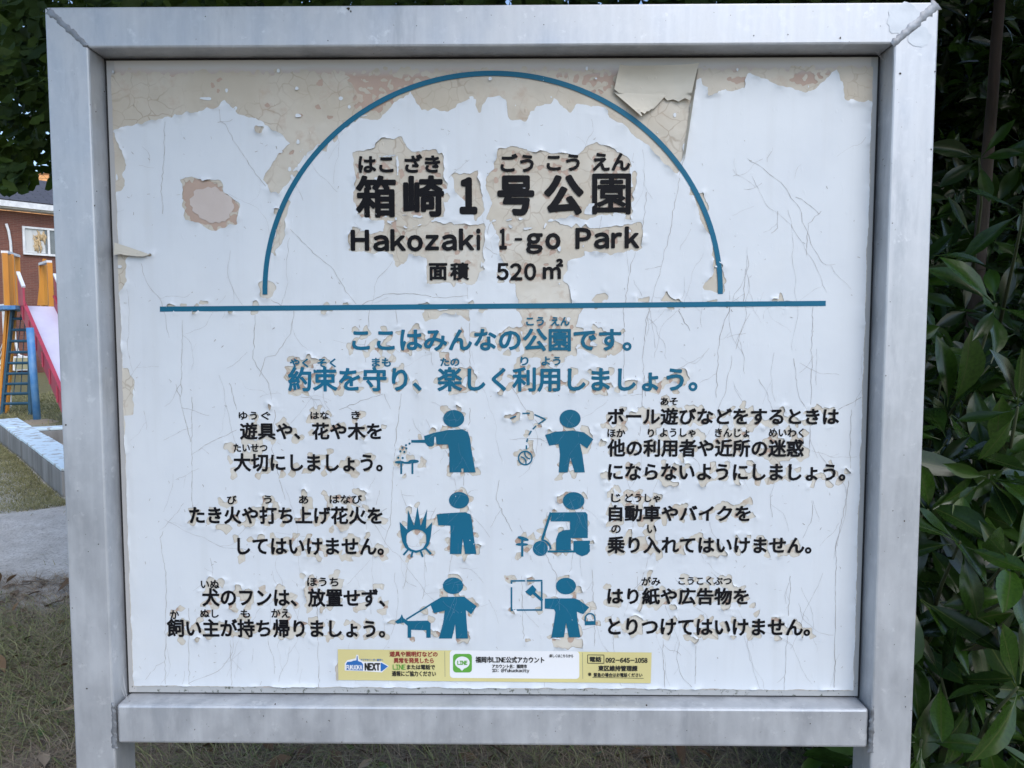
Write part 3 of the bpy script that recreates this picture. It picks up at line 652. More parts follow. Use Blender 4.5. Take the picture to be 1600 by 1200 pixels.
TRACED = [[(342, 165), (345, 190), (352, 195), (375, 235), (400, 272), (415, 290)], [(258, 190), (256, 250), (252, 300), (255, 335)], [(435, 335), (455, 360), (490, 395), (520, 420), (540, 455), (557, 475)], [(1090, 112), (1075, 200), (1065, 260), (1045, 370), (1030, 430), (1010, 500), (1005, 560), (1008, 620)],
          [(1010, 300), (1005, 350), (985, 420), (975, 480), (975, 600)], [(1370, 120), (1366, 240)], [(1215, 330), (1215, 355), (1205, 365)], [(415, 463), (440, 478)], [(560, 478), (600, 460), (640, 458), (690, 465), (730, 462)], [(730, 440), (733, 500), (735, 600)], [(770, 335), (755, 385), (800, 410)],
          [(400, 480), (395, 560), (420, 600), (430, 650), (425, 700), (445, 780)], [(460, 480), (455, 520), (430, 555), (415, 560), (405, 590)], [(618, 480), (620, 510)], [(470, 620), (500, 625), (508, 640)], [(530, 640), (570, 625), (600, 615), (610, 640)], [(800, 605), (820, 640), (840, 660)], [(1005, 590), (1000, 680)],
          [(627, 615), (615, 720), (610, 820), (600, 850)], [(735, 640), (725, 740), (720, 800), (700, 900)], [(780, 750), (775, 780), (800, 830)], [(640, 870), (635, 895), (632, 915)], [(1310, 640), (1355, 616)], [(1330, 640), (1328, 740), (1318, 800), (1306, 850), (1305, 1000), (1303, 1080)], [(1235, 900), (1225, 1080)],
          [(300, 620), (300, 800)], [(255, 830), (250, 840), (260, 900), (258, 1075)], [(495, 900), (498, 1075)], [(295, 950), (296, 1075)], [(360, 1000), (363, 1077)], [(1036, 1000), (1038, 1080)], [(1088, 990), (1086, 1080)], [(925, 890), (930, 1010)], [(815, 900), (818, 1010)], [(855, 800), (850, 860), (870, 900), (865, 1010)],
          [(1140, 480), (1125, 520), (1118, 620)], [(1060, 485), (1078, 515)], [(1172, 490), (1160, 510), (1150, 545)], [(1283, 330), (1262, 350), (1260, 400)], [(1165, 420), (1160, 480)], [(275, 600), (298, 690)], [(360, 600), (370, 640)], [(285, 500), (283, 620)], [(300, 710), (330, 690), (370, 672)], [(1270, 480), (1265, 700)], [(1240, 560), (1248, 620), (1260, 640)]]
for tr in TRACED:
    pts = [B(*p) for p in tr]; ln = [pts[0]]
    for a, b in zip(pts[:-1], pts[1:]):
        n = max(2, int(math.hypot(b[0] - a[0], b[1] - a[1]) / 0.006))
        for k in range(1, n + 1): ln.append((a[0] + (b[0] - a[0]) * k / n + random.gauss(0, 0.0007), a[1] + (b[1] - a[1]) * k / n + random.gauss(0, 0.0007)))
    lines.append((ln, 0.00062))
for k in range(95):
    x = random.uniform(fx0, fx1); z = random.uniform(fz0, fz1 - 0.1)
    lines.append((wander(x, z, -math.pi / 2 + random.gauss(0, 0.25), random.randint(5, 34), 0.007, 0.22), random.uniform(0.0002, 0.00045)))
for k in range(90):
    x = random.uniform(fx0, fx1); z = random.uniform(fz0, fz1 - 0.1)
    lines.append((wander(x, z, random.uniform(0, 6.28), random.randint(3, 12), 0.006, 0.3, random.uniform(-0.1, 0.1)), random.uniform(0.0002, 0.0004)))
for k in range(420):                                # tiny nicks
    x = random.uniform(fx0, fx1); z = random.uniform(fz0, fz1 - 0.08)
    lines.append((wander(x, z, random.uniform(0, 6.28), random.randint(1, 2), 0.0022, 0.5), random.uniform(0.0004, 0.0009)))
kids = []
for ln, wdt in lines:
    if len(ln) < 6: continue
    for _ in range(random.choice((0, 0, 1, 1))):
        i = random.randrange(1, len(ln) - 1); a_ = math.atan2(ln[i + 1][1] - ln[i][1], ln[i + 1][0] - ln[i][0]) + random.choice((-1, 1)) * random.uniform(0.5, 1.3)
        kids.append((wander(ln[i][0], ln[i][1], a_, random.randint(3, 11), 0.005, 0.25), wdt * 0.6))
lines += kids
f1 = lambda x, z: float(sample(F1, np.array([x]), np.array([z]))[0])
crack_lines(lines, 'hairline_crack', CR, 0.00035, lambda x, z: f1(x, z) > 0.0004)
pl_ = []
allp = [[B(*p) for p in q] for _, L_ in PIC for q in L_ if len(q) > 11]
for k in range(900):
    q = random.choice(allp); a = np.array(q); mn = a.min(0); mx = a.max(0)
    if k < 110: pl_.append((wander(random.uniform(mn[0], mx[0]), random.uniform(mn[1], mx[1]), random.choice([-1.57, -1.2, 0.3, -2.2]) + random.gauss(0, .3), random.randint(5, 16), 0.004, 0.2), random.uniform(0.0002, 0.0005)))
def in_pic(x, z): return any(bool(inpoly(np.array([x]), np.array([z]), q)[0]) for q in allp)
crack_lines(pl_, 'vinyl_crack', PALE, LAY + 0.00035, in_pic)

mb = MB(); r_ = random.Random(6); pts_ = []
for k in range(40):
    a_ = 2 * math.pi * k / 40; q = r_.uniform(0.86, 1.05); p_ = B(331 + 34 * q * math.cos(a_) + 6 * math.sin(a_), 320 + 29 * q * math.sin(a_)); pts_.append((p_[0], YB + 0.0002, p_[1]))
mb.add(pts_, [tuple(range(40))]); mb.build('pale_patch', film_mat('bared_paint', (0.56, 0.50, 0.46), (0.48, 0.41, 0.37), 0.6, 0.4), panel)
# ---- big loose flaps of film along the top
FLAP = film_mat('curled_film_back', (0.52, 0.495, 0.42), (0.46, 0.43, 0.355), 0.45, 0.5)
def flap(corners, lift, seed, n=14, name='loose_flap', mat=FLAP):
    """corners: px quad top-left, top-right, bottom-right, bottom-left; lift(u, v) metres off the board"""
    r = random.Random(seed); P = [Vector((*B(*c), 0)) for c in corners]; V = []; Fq = []
    jag = [r.uniform(-0.12, 0.02) for _ in range(n + 1)]
    for i in range(n + 1):
        for j in range(n + 1):
            u = j / n; v = i / n
            p = P[0].lerp(P[1], u).lerp(P[3].lerp(P[2], u), v * (1 + jag[j] * (v > 0.8)))
            V.append((p.x, YB - 0.0006 - lift(u, v) - r.uniform(0, 0.0002), p.y))
    for i in range(n):
        for j in range(n): a = i * (n + 1) + j; Fq.append((a, a + 1, a + n + 2, a + n + 1))
    mb = MB(); mb.add(V, Fq); return mb.build(name, mat, panel, smooth=True)
flap([(966, 108), (1088, 105), (1076, 163), (958, 146)], lambda u, v: 0.0025 + 0.009 * (1 - v) ** 4 + 0.005 * abs(2 * u - 1) ** 5 - 0.001 * math.sin(3 * u), 1)
flap([(958, 145), (1040, 150), (1020, 172), (1000, 184)], lambda u, v: 0.003 + 0.006 * v * (1 - u), 2)
flap([(1086, 112), (1089, 110), (1067, 258), (1064, 258)], lambda u, v: 0.0025 + 0.005 * u, 7)
flap([(180, 379), (236, 398), (226, 402), (182, 399)], lambda u, v: 0.001 + 0.006 * v, 6)

# ------------------------------------------------------------------ the sticker on the panel
YEL = M('sticker_yellow', (0.66, 0.60, 0.27), 0.4, other=(0.62, 0.55, 0.25), scale=12)
SWH = M('sticker_white', (0.78, 0.79, 0.80), 0.4, other=(0.75, 0.76, 0.77))
RED = M('sticker_red', (0.30, 0.035, 0.03), 0.5); GRN = M('sticker_green', (0.11, 0.36, 0.05), 0.45); DK = M('sticker_ink', (0.02, 0.02, 0.018), 0.5)
SKY = M('logo_blue', (0.03, 0.17, 0.50), 0.45); GREY = M('sticker_rule', (0.35, 0.33, 0.2), 0.6)
SP = 0.0012
st = polys('sticker', [[(528, 1014), (1018, 1019), (1016.5, 1067), (529, 1062)]], YEL, sign, proud=SP, label='yellow information strip with green badge and phone number', ink=0)
s_yb = SP + 0.0003
pp = lambda name, ls, mat, k=1: polys(name, ls, mat, st, proud=SP + 0.00022 * k, ink=0)
tx = lambda s, a, b, c, d, bo, mat=DK, k=3: text(s, a, b, c, d, bo, mat, st, proud=SP + 0.00022 * k)
def rrect(x0, y0, x1, y1, r, sk=0.0):
    out = []
    for cx, cy, a0 in ((x1 - r, y1 - r, 0), (x0 + r, y1 - r, 90), (x0 + r, y0 + r, 180), (x1 - r, y0 + r, 270)):
        for k in range(5): a = rad(a0 + k * 22.5); X = cx + r * math.cos(a); out.append((X, cy + r * math.sin(a) + (X - x0) * sk))
    return out
pp('white_box', [rrect(703, 1015.5, 905, 1058.5, 5, 0.008)], SWH); pp('green_badge', [rrect(708, 1021, 737.5, 1050, 5)], GRN, 2)
pp('speech_bubble', [ell(722.5, 1034.5, 11.5, 9.5), [(717, 1042), (727, 1042), (722, 1047.5)]], SWH, 3)
tx('LINE', 714.8, 730.5, 1031.3, 1037.8, 0.35, GRN, 5)
pp('divider_rule', [seg(695, 1017, 695.5, 1057, 0.9)], GREY); pp('divider_rule', [seg(910, 1019, 910.5, 1060, 0.9)], GREY)
pp('logo_outline', [[(539, 1036), (543, 1031), (556, 1028), (557, 1022.5), (560, 1022.5), (561, 1029), (568, 1033), (596, 1033), (608, 1040), (597, 1050), (568, 1048), (539, 1047)]], SWH, 1)
pp('logo_city', [[(541, 1046), (541, 1037), (543, 1033.5), (549, 1033), (553, 1031.5), (557.2, 1031), (558, 1024), (559, 1024), (559.6, 1032), (565, 1034), (567.5, 1037), (567.5, 1047)]], SKY, 2)
pp('logo_arrow', [[(595, 1035), (596.5, 1035), (606.5, 1040.5), (597, 1048), (595, 1048)]], SKY, 2)
tx('FUKUOKA', 541.5, 566.5, 1038, 1045.5, 0.3, SWH, 4); tx('NEXT', 570, 594.5, 1035, 1047, 0.75)
tx('アジアのリーダー都市へ', 564, 599, 1028.5, 1032, 0.1, SKY)
tx('遊具や照明灯などの', 609, 684, 1017, 1025.5, 0.3, RED); tx('異常を発見したら', 615.5, 678, 1027, 1035.5, 0.3, RED)
tx('LINE', 614, 634, 1037.5, 1045.5, 0.25, GRN); tx('または電話で', 636, 680, 1037.5, 1045.5, 0.3); tx('通報にご協力ください', 612.5, 681.5, 1047.5, 1056, 0.28)
tx('福岡市LINE公式アカウント', 743, 850.5, 1025, 1035, 0.35, DK, 4); tx('アカウント名：福岡市', 769, 823.5, 1037, 1043.3, 0.2, DK, 4)
tx('ID：@fukuokacity', 769, 827, 1043.6, 1050.8, 0.2, DK, 4); tx('詳しくはこちらから', 858.5, 895.5, 1021.3, 1026.5, 0.15, DK, 4)
bx = [(918, 1022.5), (943.5, 1022.8), (943.5, 1035.8), (918, 1035.5)]
pp('box_outline', [seg(*bx[k], *bx[(k + 1) % 4], 1.0) for k in range(4)], DK, 2); tx('電話', 921, 939.5, 1025, 1033.5, 0.35)
tx('092－645－1058', 946, 1011.5, 1027, 1034.8, 0.4); tx('東区維持管理課', 934.5, 996, 1039, 1048, 0.35); tx('※', 918.5, 924, 1050, 1055.5, 0.12)
tx('緊急の場合はお電話ください', 927.5, 1003.5, 1050.5, 1057, 0.2); pp('underline', [seg(925.5, 1057.6, 1005.5, 1059.2, 0.7)], DK, 2)

# ---- cobweb threads and bits of dirt on the frame
WEB = M('cobweb', (0.55, 0.55, 0.55), 0.6)
mb = MB()
for a, b in (((168, 1020, -0.001), (192, 1055, YB)), ((190, 1045, YB - 0.004), (199, 1094, 0.01)), ((1368, 80, 0.0), (1386, 98, YB - 0.002)), ((1372, 78, 0.002), (1379, 92, YB)), ((186, 1062, YB - 0.006), (196, 1090, 0.012)), ((180, 1084, 0.01), (194, 1068, YB - 0.004))):
    mb.tube([at(*a), (at(*a) + at(*b)) / 2 - Vector((0, 0, 0.002)), at(*b)], 0.00022, 4)
mb.build('cobweb', WEB, sign)
DIRT = M('dirt_speck', (0.05, 0.04, 0.03), 0.9)
mb = MB()
spk = [(544, 13, 2.6), (548, 18, 1.6), (113, 950, 1.0), (104, 951, 0.8), (1413, 814, 1.6), (1407, 115, 1.8), (1313, 59, 1.4), (1455, 233, 1.5), (136, 1076, 1.6), (1010, 1102, 1.8), (430, 1100, 1.5), (1461, 112, 1.2), (1384, 587, 1.0), (148, 321, 1.5), (103, 664, 1.6), (138, 862, 1.0)]
for k in range(70):
    if random.random() < 0.5: spk.append((random.choice([random.uniform(85, 165), random.uniform(1375, 1440)]), random.uniform(100, 1150), random.uniform(0.4, 1.0)))
    else: spk.append((random.uniform(150, 1400), random.choice([random.uniform(20, 70), random.uniform(1112, 1160)]), random.uniform(0.4, 1.0)))
for px, py, r in spk:
    p = at(px, py, -0.0004)
    if abs(p.x) > W2 - 0.002: continue
    rr = r * 0.00095; n = 6; a0 = random.random() * 6
    mb.add([(p.x + rr * random.uniform(.5, 1.3) * math.cos(a0 + k * 1.047), -0.0005, p.z + rr * random.uniform(.5, 1.5) * math.sin(a0 + k * 1.047)) for k in range(n)], [tuple(range(n))])
kind(mb.build('dirt_speck', DIRT, sign), 'stuff')

# ------------------------------------------------------------------ the sandbox
CONC = M('old_concrete', (0.27, 0.265, 0.255), 0.9, other=(0.13, 0.125, 0.115), scale=5, lo=0.35, hi=0.7, stretch=(1, 1, 0.25), bs=0.5, bscale=35, bdist=0.01)
PALEB = M('pale_blue_paint', (0.58, 0.70, 0.76), 0.7, other=(0.36, 0.37, 0.36), scale=9, lo=0.53, hi=0.60, bs=0.3, bscale=30, bdist=0.004)
SAND = M('box_sand', (0.36, 0.31, 0.25), 0.95, other=(0.26, 0.22, 0.175), scale=3, bs=0.6, bscale=50, bdist=0.01)
h = 0.23; tw = 0.24
a = ground_at(97, 776); b = ground_at(-6, 684); d1 = (b - a).normalized(); d1.z = 0; d1.normalize()
nrm = Vector((-d1.y, d1.x, 0)); nrm = nrm if nrm.x > 0 else -nrm
a = a - d1 * 0.06; a.z = 0; corner = ground_at(-6, 684) ; corner.z = 0; corner = a + d1 * (corner - a).length
d2 = (ground_at(95, 668, h) - ground_at(20, 672, h)); d2.z = 0; d2.normalize()
box = thing('sandbox', 'low concrete sandbox kerb with pale blue painted top beside the slide', 'sandbox', tuple(a))
def kerb_run(p0, dr, length, nb, inward, first=0.0):
    for k in range(nb):
        L0 = length * k / nb + 0.004; L1 = length * (k + 1) / nb - 0.004; dz = random.uniform(-0.006, 0.006)
        q0 = p0 + dr * L0; q1 = p0 + dr * L1; c = (q0 + q1) / 2 + inward * (tw / 2 + random.uniform(-0.006, 0.006))
        R = Matrix((dr, inward, Vector((0, 0, 1)))).transposed()
        m1 = MB(); m1.box(c + Vector((0, 0, (h - 0.03) / 2 - 0.04 + dz)), ((q1 - q0).length, tw, h - 0.03 + 0.08), R); blk = m1.build('kerb_block', CONC, box, 0.008)
        m2 = MB(); m2.box(c + Vector((0, 0, h - 0.0135 + dz)), ((q1 - q0).length, tw, 0.027), R); m2.build('painted_top', PALEB, blk, 0.006)
L1 = (corner - a).length
kerb_run(a, d1, L1, 4, nrm)
in2 = Vector((-d2.y, d2.x, 0)); in2 = in2 if in2.y < 0 else -in2
far0 = ground_at(20, 672, h); far0.z = 0
kerb_run(far0 + d2 * 0.0, d2, 3.5, 4, in2 * -1)
a2 = a + d2 * 3.4
kerb_run(a + nrm * tw + d2 * 0.02, d2, 3.3, 4, -in2)
mb = MB(); mb.add([a + nrm * 0.1, a2, far0 + d2 * 3.4, corner + nrm * 0.1], [(0, 1, 2, 3)]); 
for i, v in enumerate(mb.v): mb.v[i] = (v[0], v[1], 0.045)
mb.build('sand', SAND, box)

# ------------------------------------------------------------------ the slide
ORANGE = M('orange_paint', (0.72, 0.29, 0.03), 0.5, other=(0.52, 0.20, 0.03), scale=4, lo=0.4, hi=0.75, stretch=(1, 1, 0.3))
CRIM = M('crimson_paint', (0.44, 0.05, 0.085), 0.5, other=(0.30, 0.035, 0.06), scale=4, lo=0.35, hi=0.75)
LAV = M('pale_slide_bed', (0.62, 0.62, 0.76), 0.35, other=(0.56, 0.55, 0.70), scale=3)
BPOST = M('blue_paint', (0.06, 0.21, 0.46), 0.5, other=(0.12, 0.28, 0.50), scale=8)
TEAL = M('dark_blue_paint', (0.018, 0.07, 0.12), 0.45, other=(0.025, 0.09, 0.15), scale=8)
WHT = M('white_paint', (0.78, 0.79, 0.80), 0.5)
YS = 10.4
top = at(35, 481, YS); bot = at(93, 618, 8.9)
dirr = (bot - top); side = Vector((dirr.y, -dirr.x, 0)).normalized(); side = side if side.y > 0 else -side
slide = thing('playground_slide', 'orange and crimson playground slide with dark blue ladder and pale chute', 'slide', (top.x, top.y, 0))
wch = 0.44
end = top + dirr * 1.28
mb = MB(); mb.beam(top + side * wch / 2 + Vector((0, 0, 0.02)), end + side * wch / 2 + Vector((0, 0, 0.02)), wch, 0.03); mb.build('chute_bed', LAV, slide)
for k, off in ((0, 0.0), (1, wch)):
    p = top + side * off; e = end + side * off
    mb = MB(); mb.prism([p + Vector((0, 0, -0.1)), e + Vector((0, 0, -0.1)), e + Vector((0, 0, 0.2)), p + Vector((0, 0, 0.2))], side * (0.03 if k else -0.03)); sp = mb.build('chute_side', CRIM, slide, 0.006)
    mb = MB(); mb.beam(p + Vector((0, 0, 0.205)) + side * (0.015 if k else -0.015), e + Vector((0, 0, 0.205)) + side * (0.015 if k else -0.015), 0.05, 0.03); mb.build('side_cap', CRIM, sp)
    for j in range(7):
        q = p.lerp(e, (j + 0.6) / 7); mb = MB(); mb.beam(q + Vector((0, 0, -0.06)) - side * (0.036 if not k else -0.036), q + Vector((0, 0, 0.17)) - side * (0.036 if not k else -0.036), 0.022, 0.022); mb.build('stiffener', CRIM, sp)
# tall guards at the head of the chute
hd = Vector((dirr.x, dirr.y, 0)).normalized()
for off, sg_ in ((0.0, -1), (wch, 1)):
    p = top + side * (off + sg_ * 0.02)
    gm = MB(); gm.prism([p - hd * 0.02 + Vector((0, 0, 0.05)), p + hd * 0.34 + Vector((0, 0, 0.02)), p + hd * 0.34 + Vector((0, 0, 0.30)), p - hd * 0.02 + Vector((0, 0, 0.55))], side * sg_ * 0.03); g_ = gm.build('head_guard', CRIM, slide, 0.005)
    gm = MB(); gm.beam(p - hd * 0.02 + Vector((0, 0, 0.57)) + side * sg_ * 0.015, p + hd * 0.34 + Vector((0, 0, 0.32)) + side * sg_ * 0.015, 0.05, 0.03); gm.build('white_edge', WHT, g_)
# platform behind the head
zp = top.z
mb = MB(); mb.beam(top + side * wch / 2 - hd * 0.02, top + side * wch / 2 - hd * 0.95, 0.95, 0.07); mb.build('platform', BPOST, slide, 0.01)
def opost(p, z0, z1, wd=0.09, name='post', mat=ORANGE):
    m_ = MB(); m_.beam((p.x, p.y, z0), (p.x, p.y, z1), wd, wd, (hd.x, hd.y, 0)); return m_.build(name, mat, slide, 0.006)
c_ = top + side * wch / 2
pL0 = at(11, 480, YS + 0.15); pL1 = at(30, 480, YS + 0.75); pR0 = at(67, 480, YS + 0.95); pR1 = at(80, 480, YS + 0.5)
ztop = at(15, 396, YS + 0.2).z
for p in (pL0, pL1): opost(p, zp - 0.02, ztop, 0.075)
for p in (pR0, pR1): opost(p, zp - 0.02, ztop - 0.12, 0.075)
lb = at(4, 646, YS + 0.3); lt_ = at(17, 482, YS + 0.3)
for k in range(3):
    m_ = MB(); o_ = Vector((0.05 * k - 0.06, 0.02 * k, 0)); m_.beam(Vector((lb.x, lb.y, -0.05)) + o_, lt_ + o_, 0.046, 0.05, (0, -1, 0)); m_.build('leg', ORANGE, slide, 0.004)
def guard(p0, p1, z0, z1, n):
    for k in range(n):
        q0 = p0.lerp(p1, (k + 0.06) / n); q1 = p0.lerp(p1, (k + 0.94) / n)
        m_ = MB(); m_.prism([(q0.x, q0.y, z0), (q1.x, q1.y, z0), (q1.x, q1.y, z1), (q0.x, q0.y, z1)], (0.02, 0.02, 0)); m_.build('guard_slat', ORANGE, slide)
pLm = at(22, 480, YS + 0.32); guard(pL0, pLm, zp + 0.01, ztop - 0.02, 4)
opost(pLm, zp - 0.02, ztop, 0.05)
mb = MB(); mb.beam((pL0.x, pL0.y, ztop + 0.02), (pL1.x, pL1.y, ztop + 0.02), 0.10, 0.04); mb.build('top_bar', WHT, slide)
mb = MB(); mb.beam((pR0.x, pR0.y, ztop - 0.10), (pR1.x, pR1.y, ztop - 0.10), 0.08, 0.04); mb.build('top_bar', WHT, slide)
# tapered orange cheek of the far side
q0 = at(58, 477, YS + 0.9); q1 = at(70, 477, YS + 0.9); q2 = at(67, 404, YS + 0.9); q3 = at(64, 420, YS + 0.9)
mb = MB(); mb.prism([q0, q1, q2, q3], (0.02, 0.06, 0)); mb.build('cheek_panel', ORANGE, slide)
mb = MB(); mb.prism([at(9, 478, YS - 0.1), at(24, 477, YS - 0.1), at(24, 483, YS - 0.1), at(9, 484, YS - 0.1)], (0.1, 0.5, 0)); mb.build('platform_edge', BPOST, slide)
# ladder
YL = 10.75
f0 = at(3, 646, YL - 0.2); f1_ = at(47.5, 645, YL - 0.2); t0 = at(20, 482, YL - 0.1); t1 = at(46, 482, YL - 0.1)
for p, q in ((f0, t0), (f1_, t1)):
    mb = MB(); mb.beam((p.x, p.y, -0.03), q, 0.045, 0.06, (0, -1, 0)); mb.build('ladder_rail', TEAL, slide, 0.006)
for py in (498, 515.5, 533, 550.5, 567.5, 584, 600, 615.5, 631):
    t = (py - 482) / (646 - 482); p = t0.lerp(f0, t); q = t1.lerp(f1_, t)
    mb = MB(); mb.tube([p, q], 0.024, 8); mb.build('rung', TEAL, slide, smooth=False)
for u in (0.3, 0.55, 0.8):
    mb = MB(); mb.tube([t0.lerp(t1, u) + Vector((0, 0.09, 0)), f0.lerp(f1_, u) + Vector((0, 0.09, 0.3))], 0.007, 5); mb.build('safety_wire', TEAL, slide)
pb = ground_at(58.5, 660); ptop = at(51, 512, pb.y)
mb = MB(); mb.tube([(pb.x, pb.y, -0.05), (pb.x - 0.05, pb.y, ptop.z)], 0.05, 14); mb.build('support_leg', BPOST, slide, smooth=True)
ob_ = at(46, 600, YS + 0.9)
opost(at(46.5, 560, YS + 0.9), -0.02, 0.75, 0.05)
mb = MB()
for k in range(1): mb.tube([(pb.x, pb.y, -0.03), (pb.x, pb.y, 0.0), (pb.x, pb.y, 0.035), (pb.x, pb.y, 0.045)], [0.30, 0.27, 0.16, 0.05], 18)
mo = mb.build('earth_mound', M('mound_earth', (0.27, 0.225, 0.165), 0.95, bs=0.5, bscale=40, bdist=0.01), smooth=True); tag(mo, 'low heap of bare earth around the blue slide leg', 'earth mound')

# white lattice panel beyond the slide
lp0 = at(-22, 480, 12.0); lp1 = at(7, 479, 11.6); lt = thing('lattice_fence', 'white lattice fence panel beyond the orange slide guard', 'fence', (lp0.x, lp0.y, 0))
zt_ = lp1.z; zb_ = 0.15
for p in (lp0, lp1):
    mb = MB(); mb.beam((p.x, p.y, -0.05), (p.x, p.y, zt_ + 0.03), 0.06, 0.06); mb.build('post', WHT, lt)
mb = MB(); mb.beam((lp0.x, lp0.y, zt_), (lp1.x, lp1.y, zt_), 0.05, 0.09); mb.build('top_bar', WHT, lt)
mb = MB(); mb.beam((lp0.x, lp0.y, zb_), (lp1.x, lp1.y, zb_), 0.04, 0.05); mb.build('bottom_bar', WHT, lt)
Lh = zt_ - zb_; dd = lp1 - lp0; dd.z = 0
for k in range(-14, 5):
    for sgn in (1, -1):
        pts = []
        for t in (0.0, 1.0):
            pass
        # clip a diagonal to the panel
        a0 = k * 0.10; width = dd.length; m0 = max(0, -a0); m1 = min(width, Lh - a0) if True else 0
        if m1 - m0 < 0.05: continue
        u0, u1 = m0, m1; z0_, z1_ = a0 + u0, a0 + u1
        if sgn < 0: u0, u1 = width - u0, width - u1
        e = dd.normalized(); y_off = Vector((0, 0.012 * sgn, 0))
        mb = MB(); mb.beam(Vector((lp0.x, lp0.y, zb_ + z0_)) + e * u0 + y_off, Vector((lp0.x, lp0.y, zb_ + z1_)) + e * u1 + y_off, 0.018, 0.01, (0, 1, 0)); mb.build('lattice_slat', WHT, lt)

# ------------------------------------------------------------------ houses behind
def brick_mat():
    m, t, p = nodes_of('brick_wall'); v = coords(t, (1, 1, 1), 'UV')
    b_ = t.nodes.new('ShaderNodeTexBrick'); b_.inputs['Color1'].default_value = (0.20, 0.075, 0.052, 1); b_.inputs['Color2'].default_value = (0.15, 0.055, 0.04, 1)
    b_.inputs['Mortar'].default_value = (0.20, 0.115, 0.09, 1); b_.inputs['Scale'].default_value = 1.0; b_.inputs['Mortar Size'].default_value = 0.008
    b_.inputs['Brick Width'].default_value = 0.21; b_.inputs['Row Height'].default_value = 0.062; b_.inputs['Bias'].default_value = 0.0
    t.links.new(v, b_.inputs['Vector']); 
    c = mix(t, ramp(t, noise(t, v, 1.2, 4), 0.4, 0.7, 0, 0.35), b_.outputs[0], (0.11, 0.05, 0.04))
    t.links.new(c, p.inputs['Base Color']); p.inputs['Roughness'].default_value = 0.85; return m
def roof_mat(name, c1, c2, row):
    m, t, p = nodes_of(name); v = coords(t, (1, 1, 1), 'UV')
    b_ = t.nodes.new('ShaderNodeTexBrick'); b_.inputs['Color1'].default_value = (*c1, 1); b_.inputs['Color2'].default_value = (*c2, 1)
    b_.inputs['Mortar'].default_value = (*(x * 0.4 for x in c1), 1); b_.inputs['Scale'].default_value = 1; b_.inputs['Mortar Size'].default_value = 0.02
    b_.inputs['Brick Width'].default_value = 0.6; b_.inputs['Row Height'].default_value = row; t.links.new(v, b_.inputs['Vector'])
    t.links.new(b_.outputs[0], p.inputs['Base Color']); p.inputs['Roughness'].default_value = 0.75; return m
BRICK = brick_mat(); ROOF = roof_mat('slate_roof', (0.085, 0.085, 0.10), (0.07, 0.07, 0.085), 0.28); OROOF = roof_mat('orange_tile', (0.75, 0.36, 0.13), (0.65, 0.30, 0.10), 0.3)
GLASS = M('window_glass', (0.10, 0.11, 0.12), 0.06, other=(0.07, 0.08, 0.09), spec=1.0); CURT = M('curtain', (0.62, 0.63, 0.62), 0.8, other=(0.52, 0.53, 0.52), stretch=(3, 3, 0.2), scale=4)
GOLD = M('gold_drape', (0.62, 0.46, 0.26), 0.6, other=(0.40, 0.28, 0.15), stretch=(6, 6, 0.6), scale=8)
def quad_uv(name, pts, mat, parent, su, sv):
    me = bpy.data.meshes.new(name); me.from_pydata([tuple(p) for p in pts], [], [(0, 1, 2, 3)]); uv = me.uv_layers.new()
    for i, c in enumerate(((0, 0), (su, 0), (su, sv), (0, sv))): uv.data[i].uv = c
    o = link(name, me, mat, parent); s_ = o.modifiers.new('solid', 'SOLIDIFY'); s_.thickness = 0.2; s_.offset = 0; return o
wa = at(0, 322, 23.9); wb = at(78, 330, 24.95); wd_ = (wb - wa); wd_.z = 0; wd_.normalize(); wn = Vector((wd_.y, -wd_.x, 0))
house = thing('brick_house', 'two storey brown brick house with dark grey roof and white gutter', 'house', (wa.x, wa.y, 0))
ze = wa.z - 0.15
def wp(s, z, out=0.0): return Vector((wa.x, wa.y, 0)) + wd_ * s + wn * out + Vector((0, 0, z))
quad_uv('wall', [wp(-5, -0.3), wp(12, -0.3), wp(12, ze), wp(-5, ze)], BRICK, house, 17, ze + 0.3)
quad_uv('end_wall', [wp(12, -0.3, -0.11), wp(12, -0.3, -7), wp(12, ze, -7), wp(12, ze, -0.11)], BRICK, house, 7, ze + 0.3)
rise = 1.62
roof = quad_uv('roof', [wp(-5.4, ze + 0.25, 0.45), wp(12.4, ze + 0.25, 0.45), wp(12.4, ze + 0.25 + rise, -4.0), wp(-5.4, ze + 0.25 + rise, -4.0)], ROOF, house, 18, 5.2)
mb = MB(); mb.beam(wp(-5.4, ze + 0.18, 0.55), wp(12.4, ze + 0.18, 0.55), 0.14, 0.20); mb.build('gutter', WHT, roof)
mb = MB(); mb.beam(wp(-5.3, ze + 0.06, 0.25), wp(12.3, ze + 0.06, 0.25), 0.5, 0.05); mb.build('soffit', WHT, roof)
def wall_hit(px, py, out=0.0):
    p = on_plane(px, py, wp(0, 0, out), wn); r = p - Vector((wa.x, wa.y, 0)); return r.dot(wd_), p.z
